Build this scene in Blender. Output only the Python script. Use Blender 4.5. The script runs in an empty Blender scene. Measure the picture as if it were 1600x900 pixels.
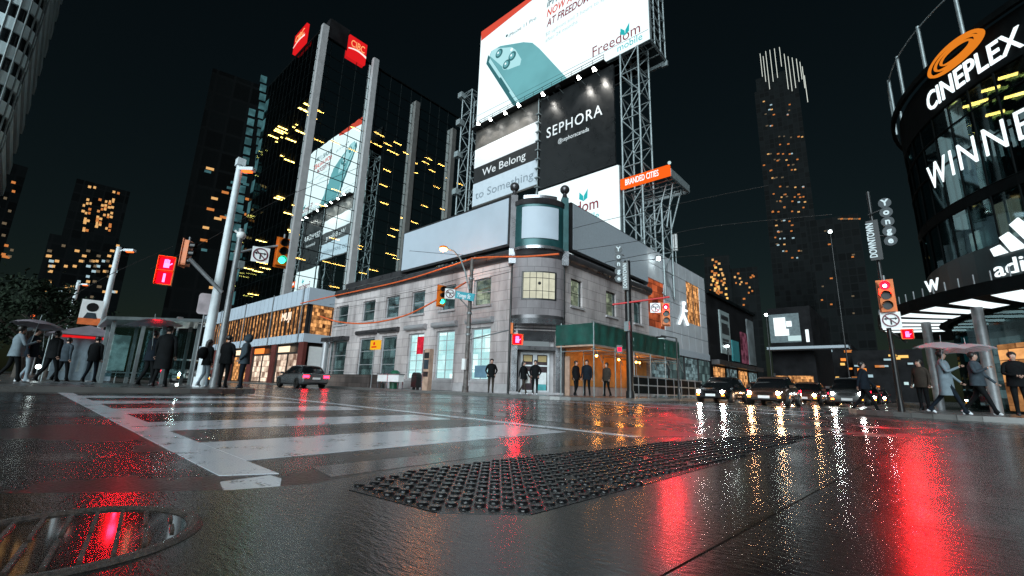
import bpy, bmesh, math, random
from mathutils import Vector, Matrix
import numpy as np
random.seed(7)
R = math.radians
scene = bpy.context.scene
COL = scene.collection

# ---------------------------------------------------------------- camera
FPX, PITCH, ROLL, YAW, CAMH = 690.7, 0.22072, 0.03279, 0.73522, 0.45
_F = np.array([-math.sin(YAW)*math.cos(PITCH), math.cos(YAW)*math.cos(PITCH), math.sin(PITCH)])
_r = np.array([math.cos(YAW), math.sin(YAW), 0.0]); _u = np.cross(_r, _F)
_R = math.cos(ROLL)*_r+math.sin(ROLL)*_u; _U = -math.sin(ROLL)*_r+math.cos(ROLL)*_u
CAM = np.array([0, 0, CAMH])
cam_d = bpy.data.cameras.new('camera'); cam = bpy.data.objects.new('camera', cam_d); COL.objects.link(cam)
cam_d.sensor_width = 36; cam_d.lens = FPX/1600*36; cam_d.clip_start = 0.05; cam_d.clip_end = 3000
m = Matrix.Identity(4)
for i in range(3):
    m[i][0], m[i][1], m[i][2], m[i][3] = _R[i], _U[i], -_F[i], CAM[i]
cam.matrix_world = m
scene.camera = cam

# ---------------------------------------------------------------- sky, soft glow of the square, exposure
SUN_EL, SUN_AZ = R(20), R(156)          # glow of the screens round the square, from the south south-east
world = bpy.data.worlds.new('World'); scene.world = world; world.use_nodes = True
wn = world.node_tree; bg = wn.nodes['Background']
sky = wn.nodes.new('ShaderNodeTexSky'); sky.sky_type = 'NISHITA'; sky.sun_disc = False
sky.sun_elevation = SUN_EL; sky.sun_rotation = SUN_AZ
mixw = wn.nodes.new('ShaderNodeMix'); mixw.data_type = 'RGBA'; mixw.blend_type = 'MULTIPLY'
mixw.inputs[0].default_value = 1.0
wn.links.new(sky.outputs[0], mixw.inputs[6]); mixw.inputs[7].default_value = (0.72, 0.90, 0.70, 1)
wn.links.new(mixw.outputs[2], bg.inputs[0]); bg.inputs[1].default_value = 0.0030
sun_d = bpy.data.lights.new('sun', 'SUN'); sun = bpy.data.objects.new('sun', sun_d); COL.objects.link(sun)
sun_d.energy = 4.0; sun_d.angle = R(45); sun_d.color = (0.80, 0.95, 1.0)
sd = Vector((math.sin(SUN_AZ)*math.cos(SUN_EL), math.cos(SUN_AZ)*math.cos(SUN_EL), math.sin(SUN_EL)))
sun.rotation_euler = sd.to_track_quat('Z', 'Y').to_euler()
scene.view_settings.view_transform = 'Standard'; scene.view_settings.look = 'None'
scene.view_settings.exposure = 0.15; scene.view_settings.gamma = 1.0
scene.render.engine = 'CYCLES'
cy = scene.cycles
cy.use_denoising = True; cy.denoising_prefilter = 'NONE'; cy.max_bounces = 8; cy.glossy_bounces = 5; cy.transmission_bounces = 4
cy.transparent_max_bounces = 12; cy.caustics_reflective = True; cy.sample_clamp_indirect = 6.0; cy.sample_clamp_direct = 0
cy.use_light_tree = True

# ---------------------------------------------------------------- measuring helpers (photo pixel -> world)
def ray(px, py):
    d = (px-800)/FPX*_R-(py-450)/FPX*_U+_F
    return d/np.linalg.norm(d)
def gnd(px, py, z=0.0):
    d = ray(px, py); return Vector(CAM+d*((z-CAM[2])/d[2]))
def onx(px, py, X):
    d = ray(px, py); return Vector(CAM+d*((X-CAM[0])/d[0]))
def ony(px, py, Y):
    d = ray(px, py); return Vector(CAM+d*((Y-CAM[1])/d[1]))
def hd(px, py, D):
    d = ray(px, py); return Vector(CAM+d*(D/math.hypot(d[0], d[1])))
def pyz(x, y, z):
    d = np.array([x, y, z])-CAM; k = d@_F
    return 450-FPX*(d@_U)/k
def zat(x, y, py):
    lo, hi = -2.0, 400.0
    for _ in range(50):
        q = (lo+hi)/2
        if pyz(x, y, q) > py: lo = q
        else: hi = q
    return lo
CC, CR = (10.0, 27.5), 9.0
def oncyl(px, py, r=CR):
    d = ray(px, py); o = CAM[:2]-np.array(CC); a = d[0]**2+d[1]**2; b = o@d[:2]; c = o@o-r*r
    return Vector(CAM+d*((-b-math.sqrt(max(0, b*b-a*c)))/a))

# ---------------------------------------------------------------- mesh building
class MB:
    def __init__(s): s.v, s.f, s.sm = [], [], []
    def add(s, vs, fs, smooth=False):
        o = len(s.v); s.v += [tuple(p) for p in vs]
        for q in fs: s.f.append([i+o for i in q]); s.sm.append(smooth)
        return s
    def box(s, x0, x1, y0, y1, z0, z1):
        if x0 > x1: x0, x1 = x1, x0
        if y0 > y1: y0, y1 = y1, y0
        if z0 > z1: z0, z1 = z1, z0
        return s.add([(x0,y0,z0),(x1,y0,z0),(x1,y1,z0),(x0,y1,z0),(x0,y0,z1),(x1,y0,z1),(x1,y1,z1),(x0,y1,z1)],
              [(3,2,1,0),(4,5,6,7),(0,1,5,4),(1,2,6,5),(2,3,7,6),(3,0,4,7)])
    def obox(s, c, U, V, N, a, b, t):
        c, U, V, N = Vector(c), Vector(U), Vector(V), Vector(N); vs = []
        for k in (-1, 1):
            for i, j in ((-1,-1),(1,-1),(1,1),(-1,1)):
                vs.append(c+U*(a/2*i)+V*(b/2*j)+N*(t/2*k))
        return s.add(vs, [(3,2,1,0),(4,5,6,7),(0,1,5,4),(1,2,6,5),(2,3,7,6),(3,0,4,7)])
    def quad(s, a, b, c, d): return s.add([a,b,c,d], [(0,1,2,3)])
    def prism(s, pts, z0, z1):
        n = len(pts)
        return s.add([(p[0],p[1],z0) for p in pts]+[(p[0],p[1],z1) for p in pts],
              [tuple(range(n))[::-1], tuple(range(n,2*n))]+[(i,(i+1)%n,n+(i+1)%n,n+i) for i in range(n)])
    def slab(s, pts, N, t):       # planar polygon (3D points) thickened along N
        N = Vector(N); n = len(pts); pts = [Vector(p) for p in pts]
        return s.add(pts+[p+N*t for p in pts],
              [tuple(range(n))[::-1], tuple(range(n,2*n))]+[(i,(i+1)%n,n+(i+1)%n,n+i) for i in range(n)])
    def tube(s, pts, r, n=8, cap=True):
        pts = [Vector(p) for p in pts]; rr = r if isinstance(r, (list, tuple)) else [r]*len(pts)
        vs, fs = [], []; pu = None
        for i, p in enumerate(pts):
            t = (pts[min(i+1,len(pts)-1)]-pts[max(i-1,0)]).normalized()
            a = pu if pu is not None else (Vector((0,0,1)) if abs(t.z) < .9 else Vector((1,0,0)))
            u = (a-t*a.dot(t)).normalized(); pu = u; w = t.cross(u)
            for k in range(n):
                q = 2*math.pi*k/n; vs.append(p+(u*math.cos(q)+w*math.sin(q))*rr[i])
        for i in range(len(pts)-1):
            for k in range(n): fs.append((i*n+k, i*n+(k+1)%n, (i+1)*n+(k+1)%n, (i+1)*n+k))
        s.add(vs, fs, True)
        if cap:
            m_ = len(pts)-1
            s.add(vs[:n], [tuple(range(n))[::-1]]); s.add(vs[m_*n:], [tuple(range(n))])
        return s
    def ball(s, c, r, n=12, sz=1.0):
        vs, fs = [], []; h = n//2
        for i in range(h+1):
            a = math.pi*i/h
            for k in range(n):
                b = 2*math.pi*k/n
                vs.append((c[0]+r*math.sin(a)*math.cos(b), c[1]+r*math.sin(a)*math.sin(b), c[2]+r*sz*math.cos(a)))
        for i in range(h):
            for k in range(n): fs.append((i*n+k, (i+1)*n+k, (i+1)*n+(k+1)%n, i*n+(k+1)%n))
        return s.add(vs, fs, True)
    def disc(s, c, N, r, t, n=20, r2=None):   # short cylinder along N (r2: far radius)
        N = Vector(N).normalized(); c = Vector(c)
        return s.tube([c, c+N*t], [r, r if r2 is None else r2], n)
    def build(s, name, mat, parent=None):
        me = bpy.data.meshes.new(name); me.from_pydata(s.v, [], s.f)
        me.polygons.foreach_set('use_smooth', s.sm); me.update()
        if mat: me.materials.append(mat)
        o = bpy.data.objects.new(name, me); COL.objects.link(o)
        if parent is not None: attach(o, parent)
        return o
WORLD = {}
def attach(o, parent):
    o.parent = parent
    t = Vector(WORLD.get(parent.name, (0,0,0)))
    o.matrix_parent_inverse = Matrix.Translation(-t); WORLD[o.name] = (0,0,0)
def thing(name, label, cat, loc=(0,0,0), group=None):
    o = bpy.data.objects.new(name, None); COL.objects.link(o); o.empty_display_size = .2
    o.location = loc; WORLD[o.name] = tuple(loc); tag(o, label, cat, group); return o
def tag(o, label, cat, group=None):
    o['label'] = label; o['category'] = cat
    if group: o['group'] = group
    return o
def struct(o, kind='structure'): o['kind'] = kind; return o
def dup(root, loc, rotz=0.0, label=None, group=None):
    c = root.copy(); COL.objects.link(c); c.location = loc; c.rotation_euler = (0, 0, rotz)
    if label: c['label'] = label
    if group: c['group'] = group
    for ch in list(root.children):
        d = ch.copy(); COL.objects.link(d); d.parent = c
        for g in list(ch.children):
            e = g.copy(); COL.objects.link(e); e.parent = d
    return c

# ---------------------------------------------------------------- materials
def nodes(name):
    mt = bpy.data.materials.new(name); mt.use_nodes = True; nt = mt.node_tree
    return mt, nt, nt.nodes['Principled BSDF'], nt.nodes.new, nt.links.new
def ramp(N, stops):
    r = N('ShaderNodeValToRGB'); e = r.color_ramp.elements
    while len(e) < len(stops): e.new(0.5)
    for x, (p, c) in zip(e, stops):
        x.position = p; x.color = (*c, 1) if len(c) == 3 else c
    return r
def noise(N, L, scale, detail=4, rough=.55, vec=None, dist=0):
    n = N('ShaderNodeTexNoise'); n.inputs['Scale'].default_value = scale; n.inputs['Detail'].default_value = detail
    n.inputs['Roughness'].default_value = rough; n.inputs['Distortion'].default_value = dist
    if vec is not None: L(vec, n.inputs['Vector'])
    return n
def obj_coord(N):
    g = N('ShaderNodeNewGeometry'); return g.outputs['Position']
def paint(name, col, rough=.5, metal=0.0, var=.25, scale=2.5, bump=0.0, spec=.5, coat=0.0):
    mt, nt, P, N, L = nodes(name)
    pos = obj_coord(N); n = noise(N, L, scale, 5, .6, pos)
    lo = tuple(max(0, c*(1-var)) for c in col); hi = tuple(min(1, c*(1+var)) for c in col)
    r = ramp(N, [(.3, lo), (.7, hi)]); L(n.outputs[0], r.inputs[0]); L(r.outputs[0], P.inputs['Base Color'])
    mr = N('ShaderNodeMapRange'); mr.inputs[3].default_value = max(.03, rough-.12); mr.inputs[4].default_value = min(1, rough+.12)
    L(n.outputs[0], mr.inputs[0]); L(mr.outputs[0], P.inputs['Roughness'])
    P.inputs['Metallic'].default_value = metal; P.inputs['Specular IOR Level'].default_value = spec
    P.inputs['Coat Weight'].default_value = coat; P.inputs['Coat Roughness'].default_value = .06
    if bump:
        b = N('ShaderNodeBump'); b.inputs['Strength'].default_value = bump; b.inputs['Distance'].default_value = .01
        n2 = noise(N, L, scale*12, 4, .6, pos); L(n2.outputs[0], b.inputs['Height']); L(b.outputs[0], P.inputs['Normal'])
    return mt
def glow(name, col, strength=1.0, var=0.0, scale=1.0, col2=None):
    mt, nt, P, N, L = nodes(name); nt.nodes.remove(P)
    e = N('ShaderNodeEmission'); e.inputs[0].default_value = (*col, 1); e.inputs[1].default_value = strength
    if strength < 1.6 and not name.startswith('lit_screen_white'): mt.cycles.emission_sampling = 'NONE'
    if var or col2:
        n = noise(N, L, scale, 3, .6, obj_coord(N)); c2 = col2 or tuple(c*(1-var) for c in col)
        r = ramp(N, [(.38, c2), (.62, col)]); L(n.outputs[0], r.inputs[0]); L(r.outputs[0], e.inputs[0])
    L(e.outputs[0], nt.nodes['Material Output'].inputs[0]); return mt
def glass_mat(name, tint=(.5,.75,.75), refl=.3, rough=.015, trans=(.5,.6,.6), wav=0.0):
    mt, nt, P, N, L = nodes(name); nt.nodes.remove(P)
    g = N('ShaderNodeBsdfGlossy'); g.inputs['Color'].default_value = (*tint, 1); g.inputs['Roughness'].default_value = rough
    t = N('ShaderNodeBsdfTransparent'); t.inputs[0].default_value = (*trans, 1)
    lw = N('ShaderNodeLayerWeight'); lw.inputs[0].default_value = .35
    mr = N('ShaderNodeMapRange'); mr.inputs[3].default_value = refl; mr.inputs[4].default_value = min(.97, refl+.5)
    L(lw.outputs['Fresnel'], mr.inputs[0])
    mx = N('ShaderNodeMixShader'); L(mr.outputs[0], mx.inputs[0]); L(t.outputs[0], mx.inputs[1]); L(g.outputs[0], mx.inputs[2])
    if wav:
        n = noise(N, L, .35, 2, .5, obj_coord(N)); b = N('ShaderNodeBump'); b.inputs['Strength'].default_value = 1; b.inputs['Distance'].default_value = wav
        L(n.outputs[0], b.inputs['Height']); L(b.outputs[0], g.inputs['Normal'])
    L(mx.outputs[0], nt.nodes['Material Output'].inputs[0]); return mt

def asphalt_nodes(N, L, P, pos, base, paint_col=None):
    big = noise(N, L, .45, 5, .6, pos); mid = noise(N, L, 42, 2, .6, pos); agg = noise(N, L, 95, 2, .6, pos)
    vor = N('ShaderNodeTexVoronoi'); vor.inputs['Scale'].default_value = 75; L(pos, vor.inputs['Vector'])
    return big, mid, agg, vor
def m_asphalt():
    mt, nt, P, N, L = nodes('wet_asphalt'); pos = obj_coord(N)
    big, mid, agg, vor = asphalt_nodes(N, L, P, pos, None)
    r = ramp(N, [(.25, (.004,.005,.006)), (.8, (.014,.0165,.018))]); L(agg.outputs[0], r.inputs[0]); L(r.outputs[0], P.inputs['Base Color'])
    rr = ramp(N, [(.42, (.15,)*3), (.58, (.30,)*3)]); L(big.outputs[0], rr.inputs[0]); L(rr.outputs[0], P.inputs['Roughness'])
    P.inputs['Specular IOR Level'].default_value = .6
    wet = ramp(N, [(.42, (.12,)*3), (.56, (1,)*3)]); L(big.outputs[0], wet.inputs[0])
    b = N('ShaderNodeBump'); b.inputs['Distance'].default_value = .0044; L(wet.outputs[0], b.inputs['Strength'])
    L(vor.outputs['Distance'], b.inputs['Height'])
    b2 = N('ShaderNodeBump'); b2.inputs['Distance'].default_value = .0042; b2.inputs['Strength'].default_value = .8
    L(mid.outputs[0], b2.inputs['Height']); L(b.outputs[0], b2.inputs['Normal']); L(b2.outputs[0], P.inputs['Normal'])
    P.inputs['Coat Weight'].default_value = .15; P.inputs['Coat Roughness'].default_value = .12; P.inputs['Coat IOR'].default_value = 1.33
    b3 = N('ShaderNodeBump'); b3.inputs['Distance'].default_value = .0009; b3.inputs['Strength'].default_value = .8
    L(agg.outputs[0], b3.inputs['Height']); L(b3.outputs[0], P.inputs['Coat Normal'])
    return mt
def m_marking():
    mt, nt, P, N, L = nodes('worn_white_road_paint'); pos = obj_coord(N)
    wear = noise(N, L, 3.2, 8, .72, pos); fine = noise(N, L, 110, 3, .6, pos)
    chip = noise(N, L, 38, 4, .7, pos); ad = N('ShaderNodeMath'); ad.operation = 'MULTIPLY_ADD'; ad.inputs[1].default_value = .45; L(chip.outputs[0], ad.inputs[0]); L(wear.outputs[0], ad.inputs[2])
    mask = ramp(N, [(.575, (0,0,0)), (.66, (1,1,1))]); L(ad.outputs[0], mask.inputs[0])
    mx = N('ShaderNodeMix'); mx.data_type = 'RGBA'; L(mask.outputs[0], mx.inputs[0])
    c = ramp(N, [(.3, (.66,.70,.78)), (.7, (.80,.84,.92))]); L(fine.outputs[0], c.inputs[0])
    mx.inputs[6].default_value = (.03,.031,.033,1); L(c.outputs[0], mx.inputs[7]); L(mx.outputs[2], P.inputs['Base Color'])
    P.inputs['Roughness'].default_value = .22
    b = N('ShaderNodeBump'); b.inputs['Distance'].default_value = .0022; b.inputs['Strength'].default_value = .7
    L(fine.outputs[0], b.inputs['Height']); L(b.outputs[0], P.inputs['Normal'])
    P.inputs['Coat Weight'].default_value = .6; P.inputs['Coat Roughness'].default_value = .16
    return mt
def m_concrete(name, lo, hi, r0, r1, dist=.003, streak=True):
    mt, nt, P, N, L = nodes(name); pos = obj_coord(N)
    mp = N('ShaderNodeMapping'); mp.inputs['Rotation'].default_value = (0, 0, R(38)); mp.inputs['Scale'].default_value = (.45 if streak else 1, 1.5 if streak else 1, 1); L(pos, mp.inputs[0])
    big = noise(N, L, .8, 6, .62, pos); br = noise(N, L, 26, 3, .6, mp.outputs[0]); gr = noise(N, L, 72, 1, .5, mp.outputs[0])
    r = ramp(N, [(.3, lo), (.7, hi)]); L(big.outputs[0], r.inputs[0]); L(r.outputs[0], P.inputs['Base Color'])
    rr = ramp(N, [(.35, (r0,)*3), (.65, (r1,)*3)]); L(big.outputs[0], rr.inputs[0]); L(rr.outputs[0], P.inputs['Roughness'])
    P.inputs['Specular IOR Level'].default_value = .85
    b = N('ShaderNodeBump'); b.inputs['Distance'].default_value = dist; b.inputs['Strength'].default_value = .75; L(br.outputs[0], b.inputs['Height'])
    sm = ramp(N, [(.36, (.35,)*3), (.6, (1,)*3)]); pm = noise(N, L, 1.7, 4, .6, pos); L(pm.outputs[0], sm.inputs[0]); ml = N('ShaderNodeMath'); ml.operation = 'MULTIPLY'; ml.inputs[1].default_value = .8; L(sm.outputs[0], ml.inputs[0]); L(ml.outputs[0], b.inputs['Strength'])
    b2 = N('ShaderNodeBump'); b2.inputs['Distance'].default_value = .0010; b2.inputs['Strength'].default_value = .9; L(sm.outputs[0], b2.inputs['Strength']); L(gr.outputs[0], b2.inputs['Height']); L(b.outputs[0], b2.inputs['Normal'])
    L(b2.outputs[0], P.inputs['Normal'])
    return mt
def m_stone(name, lo, hi, bw=1.5, bh=.62, rough=.75, stain=.36):
    mt, nt, P, N, L = nodes(name); pos = obj_coord(N)
    sx = N('ShaderNodeSeparateXYZ'); L(pos, sx.inputs[0]); ad = N('ShaderNodeMath'); ad.operation = 'ADD'; L(sx.outputs[0], ad.inputs[0]); L(sx.outputs[1], ad.inputs[1])
    cb = N('ShaderNodeCombineXYZ'); L(ad.outputs[0], cb.inputs[0]); L(sx.outputs[2], cb.inputs[1])
    bk = N('ShaderNodeTexBrick'); bk.inputs['Scale'].default_value = 1; bk.inputs['Brick Width'].default_value = bw; bk.inputs['Row Height'].default_value = bh
    bk.inputs['Mortar Size'].default_value = .018; bk.inputs['Color1'].default_value = (*lo,1); bk.inputs['Color2'].default_value = (*hi,1)
    bk.inputs['Mortar'].default_value = (*[c*.6 for c in lo],1); L(cb.outputs[0], bk.inputs['Vector'])
    mp = N('ShaderNodeMapping'); mp.inputs['Scale'].default_value = (1,1,.28); L(pos, mp.inputs[0])
    st = noise(N, L, .55, 7, .65, mp.outputs[0]); sr = ramp(N, [(.32, (stain,stain*.97,stain*.98)), (.62, (1,1,1))]); L(st.outputs[0], sr.inputs[0])
    mx = N('ShaderNodeMix'); mx.data_type = 'RGBA'; mx.blend_type = 'MULTIPLY'; mx.inputs[0].default_value = 1
    L(bk.outputs[0], mx.inputs[6]); L(sr.outputs[0], mx.inputs[7]); L(mx.outputs[2], P.inputs['Base Color'])
    P.inputs['Roughness'].default_value = rough
    b = N('ShaderNodeBump'); b.inputs['Distance'].default_value = .012; b.inputs['Strength'].default_value = .5
    n = noise(N, L, 14, 4, .6, pos); L(n.outputs[0], b.inputs['Height']); L(b.outputs[0], P.inputs['Normal'])
    return mt
def m_interior(name, warm, dark, strength, sx=1.2, sz=1.6):
    """a lit room seen through its window: shelves, lamps and darker patches"""
    mt, nt, P, N, L = nodes(name); nt.nodes.remove(P); pos = obj_coord(N)
    s = N('ShaderNodeSeparateXYZ'); L(pos, s.inputs[0]); ad = N('ShaderNodeMath'); ad.operation = 'ADD'; L(s.outputs[0], ad.inputs[0]); L(s.outputs[1], ad.inputs[1])
    cb = N('ShaderNodeCombineXYZ'); L(ad.outputs[0], cb.inputs[0]); L(s.outputs[2], cb.inputs[1])
    mp = N('ShaderNodeMapping'); mp.inputs['Scale'].default_value = (sx, sz, 1); L(cb.outputs[0], mp.inputs[0])
    v = N('ShaderNodeTexBrick'); v.offset = .37; v.inputs['Scale'].default_value = 1; v.inputs['Brick Width'].default_value = .8; v.inputs['Row Height'].default_value = .62
    v.inputs['Mortar Size'].default_value = .03; v.inputs['Mortar Smooth'].default_value = .3; v.inputs['Color1'].default_value = (0,0,0,1); v.inputs['Color2'].default_value = (1,1,1,1); v.inputs['Mortar'].default_value = (.1,.1,.1,1); L(mp.outputs[0], v.inputs['Vector'])
    n = noise(N, L, 1.1, 5, .65, mp.outputs[0])
    mid = tuple((a*.4+b*.6) for a, b in zip(warm, dark))
    r = ramp(N, [(.25, dark), (.46, mid), (.62, warm), (.80, tuple(min(1.6, c*1.5) for c in warm))])
    mx = N('ShaderNodeMix'); mx.data_type = 'FLOAT'; mx.inputs[0].default_value = .38; L(n.outputs[0], mx.inputs[2]); L(v.outputs['Color'], mx.inputs[3])
    L(mx.outputs[0], r.inputs[0])
    e = N('ShaderNodeEmission'); L(r.outputs[0], e.inputs[0]); e.inputs[1].default_value = strength
    mt.cycles.emission_sampling = 'NONE'
    L(e.outputs[0], nt.nodes['Material Output'].inputs[0]); return mt

M = {}
M['asphalt'] = m_asphalt(); M['marking'] = m_marking()
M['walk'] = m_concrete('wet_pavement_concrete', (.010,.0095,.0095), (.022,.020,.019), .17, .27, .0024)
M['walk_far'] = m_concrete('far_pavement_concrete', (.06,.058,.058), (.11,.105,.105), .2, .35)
M['kerb'] = m_concrete('kerb_concrete', (.09,.088,.085), (.15,.145,.14), .25, .4)
M['iron'] = paint('wet_cast_iron', (.010,.0095,.009), .13, 0, .4, 9, .10, .8, 1.0)
M['ironbar'] = paint('rusty_iron_bar', (.05,.036,.028), .22, 0, .6, 60, .8, .6)
M['tactile'] = paint('dark_tactile_iron', (.008,.008,.009), .17, 0, .4, 25, .2, .6)
M['stone'] = m_stone('grey_limestone_blocks', (.50,.445,.445), (.62,.555,.55))
M['stone_bay'] = m_stone('weathered_bay_stone', (.22,.195,.205), (.28,.25,.26), 1.2, .62, .6, .5)
M['stone_trim'] = paint('stone_trim', (.36,.34,.35), .6, 0, .2, 2)
M['cornice'] = paint('dark_metal_cornice', (.085,.08,.085), .3, .6, .4, 1.2)
M['bright_metal'] = paint('brushed_steel', (.30,.30,.32), .25, .8, .2, 1.5)
M['hood'] = paint('metal_shutter_hood', (.38,.38,.40), .35, .25, .08, 4)
M['whitepanel'] = paint('white_blank_board', (.43,.49,.56), .55, 0, .05, .6)
M['white_spandrel'] = paint('white_spandrel_panel', (.70,.84,.88), .5, 0, .08, .3)
M['greypanel'] = paint('pale_speckled_board', (.33,.37,.41), .65, 0, .10, 9)
M['teal_panel'] = paint('teal_metal_panel', (.018,.072,.076), .35, .3, .3, 1.5)
M['winframe'] = paint('grey_window_frame', (.42,.42,.44), .4, .3, .2, 3)
M['darkframe'] = paint('dark_window_frame', (.03,.03,.032), .4, .3, .3, 3)
M['black'] = paint('black_paint', (.012,.012,.013), .35, .2, .4, 3)
M['dark'] = paint('dark_cladding', (.0045,.006,.0065), .6, 0, .5, .8, 0, .03)
M['darkwall'] = paint('dark_masonry', (.010,.010,.011), .7, 0, .5, .6, 0, .05)
M['steel'] = paint('galvanised_steel', (.25,.29,.30), .45, .35, .25, 3)
M['whitepole'] = paint('pale_concrete_pole', (.62,.67,.70), .5, 0, .15, 3, .15)
M['greypole'] = paint('grey_metal_pole', (.20,.21,.22), .45, .3, .3, 3)
M['woodpole'] = paint('weathered_dark_pole', (.10,.085,.08), .6, 0, .6, 5, .4)
M['column_shaded'] = paint('shaded_tower_column', (.10,.095,.09), .6, 0, .2, 1.5, .2)  # same concrete as the lit columns, with shade put into the colour
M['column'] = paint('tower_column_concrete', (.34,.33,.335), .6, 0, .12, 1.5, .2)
M['orange'] = paint('signal_yellow_orange', (.62,.13,.006), .45, 0, .2, 3)
M['cable'] = paint('orange_cable_sleeve', (.75,.13,.035), .5, 0, .25, 6, .3)
M['wire'] = paint('black_wire', (.012,.012,.012), .5)
M['white'] = paint('white_sign_face', (.78,.78,.78), .4, 0, .05, 4)
M['red'] = paint('red_paint', (.55,.015,.02), .4, 0, .15, 3)
M['green_net'] = paint('green_debris_net', (.003,.055,.042), .7, 0, .5, 1.4, .6)
M['hoard'] = paint('tan_plywood_hoarding', (.42,.27,.20), .7, 0, .25, 3)
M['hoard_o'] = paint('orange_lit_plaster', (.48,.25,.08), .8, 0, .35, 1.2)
M['bluesign'] = paint('teal_street_sign', (.06,.33,.40), .4, 0, .1, 3)
M['yellow'] = glow('yellow_lit_sign', (1.0,.50,.02), .85)
M['planter'] = m_stone('planter_granite', (.08,.06,.055), (.13,.10,.09), .9, .4)
M['bin'] = paint('green_plastic', (.005,.10,.05), .4)
M['leaf'] = paint('dark_foliage', (.012,.020,.012), .7, 0, .6, 4, 0, .1)
M['bark'] = paint('bark', (.05,.04,.033), .8, 0, .4, 6)
M['tyre'] = paint('tyre_rubber', (.012,.012,.012), .6)
M['chrome'] = paint('chrome', (.55,.55,.56), .12, 1)
M['carglass'] = paint('dark_car_glass', (.006,.007,.008), .05, 0, .1, 1, 0, .6)
M['skin'] = paint('skin', (.42,.25,.19), .5, 0, .1, 8)
M['cloth_black'] = paint('black_cloth', (.006,.007,.008), .85, 0, .4, 7, .5, .1)
M['cloth_navy'] = paint('navy_cloth', (.008,.012,.018), .85, 0, .4, 7, .5, .1)
M['cloth_grey'] = paint('blue_grey_cloth', (.035,.048,.060), .8, 0, .3, 7, .5, .15)
M['cloth_pale'] = paint('pale_blue_cloth', (.14,.18,.21), .8, 0, .2, 7, .5)
M['cloth_brown'] = paint('brown_cloth', (.035,.027,.022), .8, 0, .3, 7, .5, .15)
M['jeans'] = paint('light_jeans', (.20,.25,.29), .8, 0, .2, 10, .4)
M['shoe'] = paint('dark_shoe', (.02,.02,.022), .5)
M['shoe_white'] = paint('white_shoe', (.6,.62,.65), .5)
M['hair'] = paint('dark_hair', (.012,.010,.009), .45, 0, .4, 30)
M['bag'] = paint('white_tote', (.55,.54,.52), .7)
def sheer(name, col):
    mt, nt, P_, N, L = nodes(name); P_.inputs['Base Color'].default_value = (*col,1); P_.inputs['Roughness'].default_value = .4
    tl = N('ShaderNodeBsdfTranslucent'); tl.inputs[0].default_value = (*col,1); tr = N('ShaderNodeBsdfTransparent'); mx = N('ShaderNodeMixShader'); mx.inputs[0].default_value = .5; m2 = N('ShaderNodeMixShader'); m2.inputs[0].default_value = .3
    L(P_.outputs[0], mx.inputs[1]); L(tl.outputs[0], mx.inputs[2]); L(mx.outputs[0], m2.inputs[1]); L(tr.outputs[0], m2.inputs[2]); L(m2.outputs[0], nt.nodes['Material Output'].inputs[0]); return mt
M['umb_pale'] = sheer('pale_umbrella_cloth', (.55,.72,.78))
M['umb_dark'] = paint('dark_umbrella_cloth', (.020,.024,.030), .4, 0, .3, 3)
M['umb_mauve'] = paint('mauve_umbrella_cloth', (.22,.19,.22), .5, 0, .2, 3)
# things that give off light, and painted reflections in glass cells
M['screen'] = glow('lit_screen_white', (.83,.97,1.0), 1.12)
M['screen_red'] = glow('lit_screen_red', (.75,.09,.055), .9)
M['screen_dkred'] = glow('lit_screen_dark_red', (.30,.07,.09), .8)
M['screen_teal'] = glow('lit_screen_teal', (.03,.55,.58), .8)
M['screen_ink'] = glow('lit_screen_ink', (.07,.16,.18), .8)
M['screen_grey'] = glow('lit_screen_grey', (.55,.72,.74), .8)
M['phone'] = glow('lit_screen_phone_back', (.17,.46,.50), .95, .18, .14)
M['phone_hi'] = glow('lit_screen_phone_highlight', (.42,.74,.78), 1.0)
M['phone_lo'] = glow('lit_screen_phone_shade', (.045,.17,.19), .9)
M['letter'] = glow('lit_letters_white', (.86,.97,1.0), 1.25)
M['letter_dim'] = glow('dim_lit_letters', (.62,.80,.86), 1.0)
M['swirl'] = glow('lit_orange_logo', (.95,.26,.02), .75)
M['sign_orange'] = glow('lit_orange_sign', (1.0,.13,.012), .95)
M['sign_red'] = glow('lit_red_sign', (.75,.012,.015), .9)
M['sign_gold'] = glow('lit_gold_letters', (1.0,.42,.16), 1.0)
M['sodium'] = glow('sodium_lamp', (1.0,.24,.03), 70)
M['sodium_s'] = glow('small_sodium_lamp', (1.0,.13,.02), 2.6)
M['led'] = glow('white_lamp', (.85,1.0,1.0), 40)
M['flood'] = glow('floodlight_lens', (1.0,.97,.9), 45)
M['bulb'] = glow('warm_work_lamp', (1.0,.42,.07), 22)
M['red_lens'] = glow('red_signal_lens', (1.0,.012,.035), 3.2)
M['red_bulb'] = glow('red_signal_bulb', (1.0,.0028,.0055), 5200)
M['red_dim'] = glow('red_signal_glyph', (1.0,.006,.02), 90)
M['green_lens'] = glow('green_signal_lens', (.03,1.0,.55), 5)
M['head_w'] = glow('white_headlamp', (.9,1.0,.98), 120)
M['head_y'] = glow('yellow_headlamp', (1.0,.60,.30), 130)
M['amber'] = glow('amber_marker_lamp', (1.0,.28,.03), 9)
M['tail'] = glow('red_tail_lamp', (1.0,.01,.03), 18)
M['win_teal'] = m_interior('bright_shop_window', (.80,1.0,.98), (.34,.58,.59), 1.5, 1.0, .5)
M['win_dark'] = m_interior('dim_shop_window', (.10,.16,.16), (.012,.018,.02), .9, 1.2, .8)
M['win_office'] = m_interior('office_window', (.52,.53,.36), (.03,.04,.035), .75, 1.6, 2.0)
M['win_cool'] = m_interior('cool_office_window', (.20,.30,.32), (.02,.028,.03), .7, 1.6, 2.0)
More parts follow.
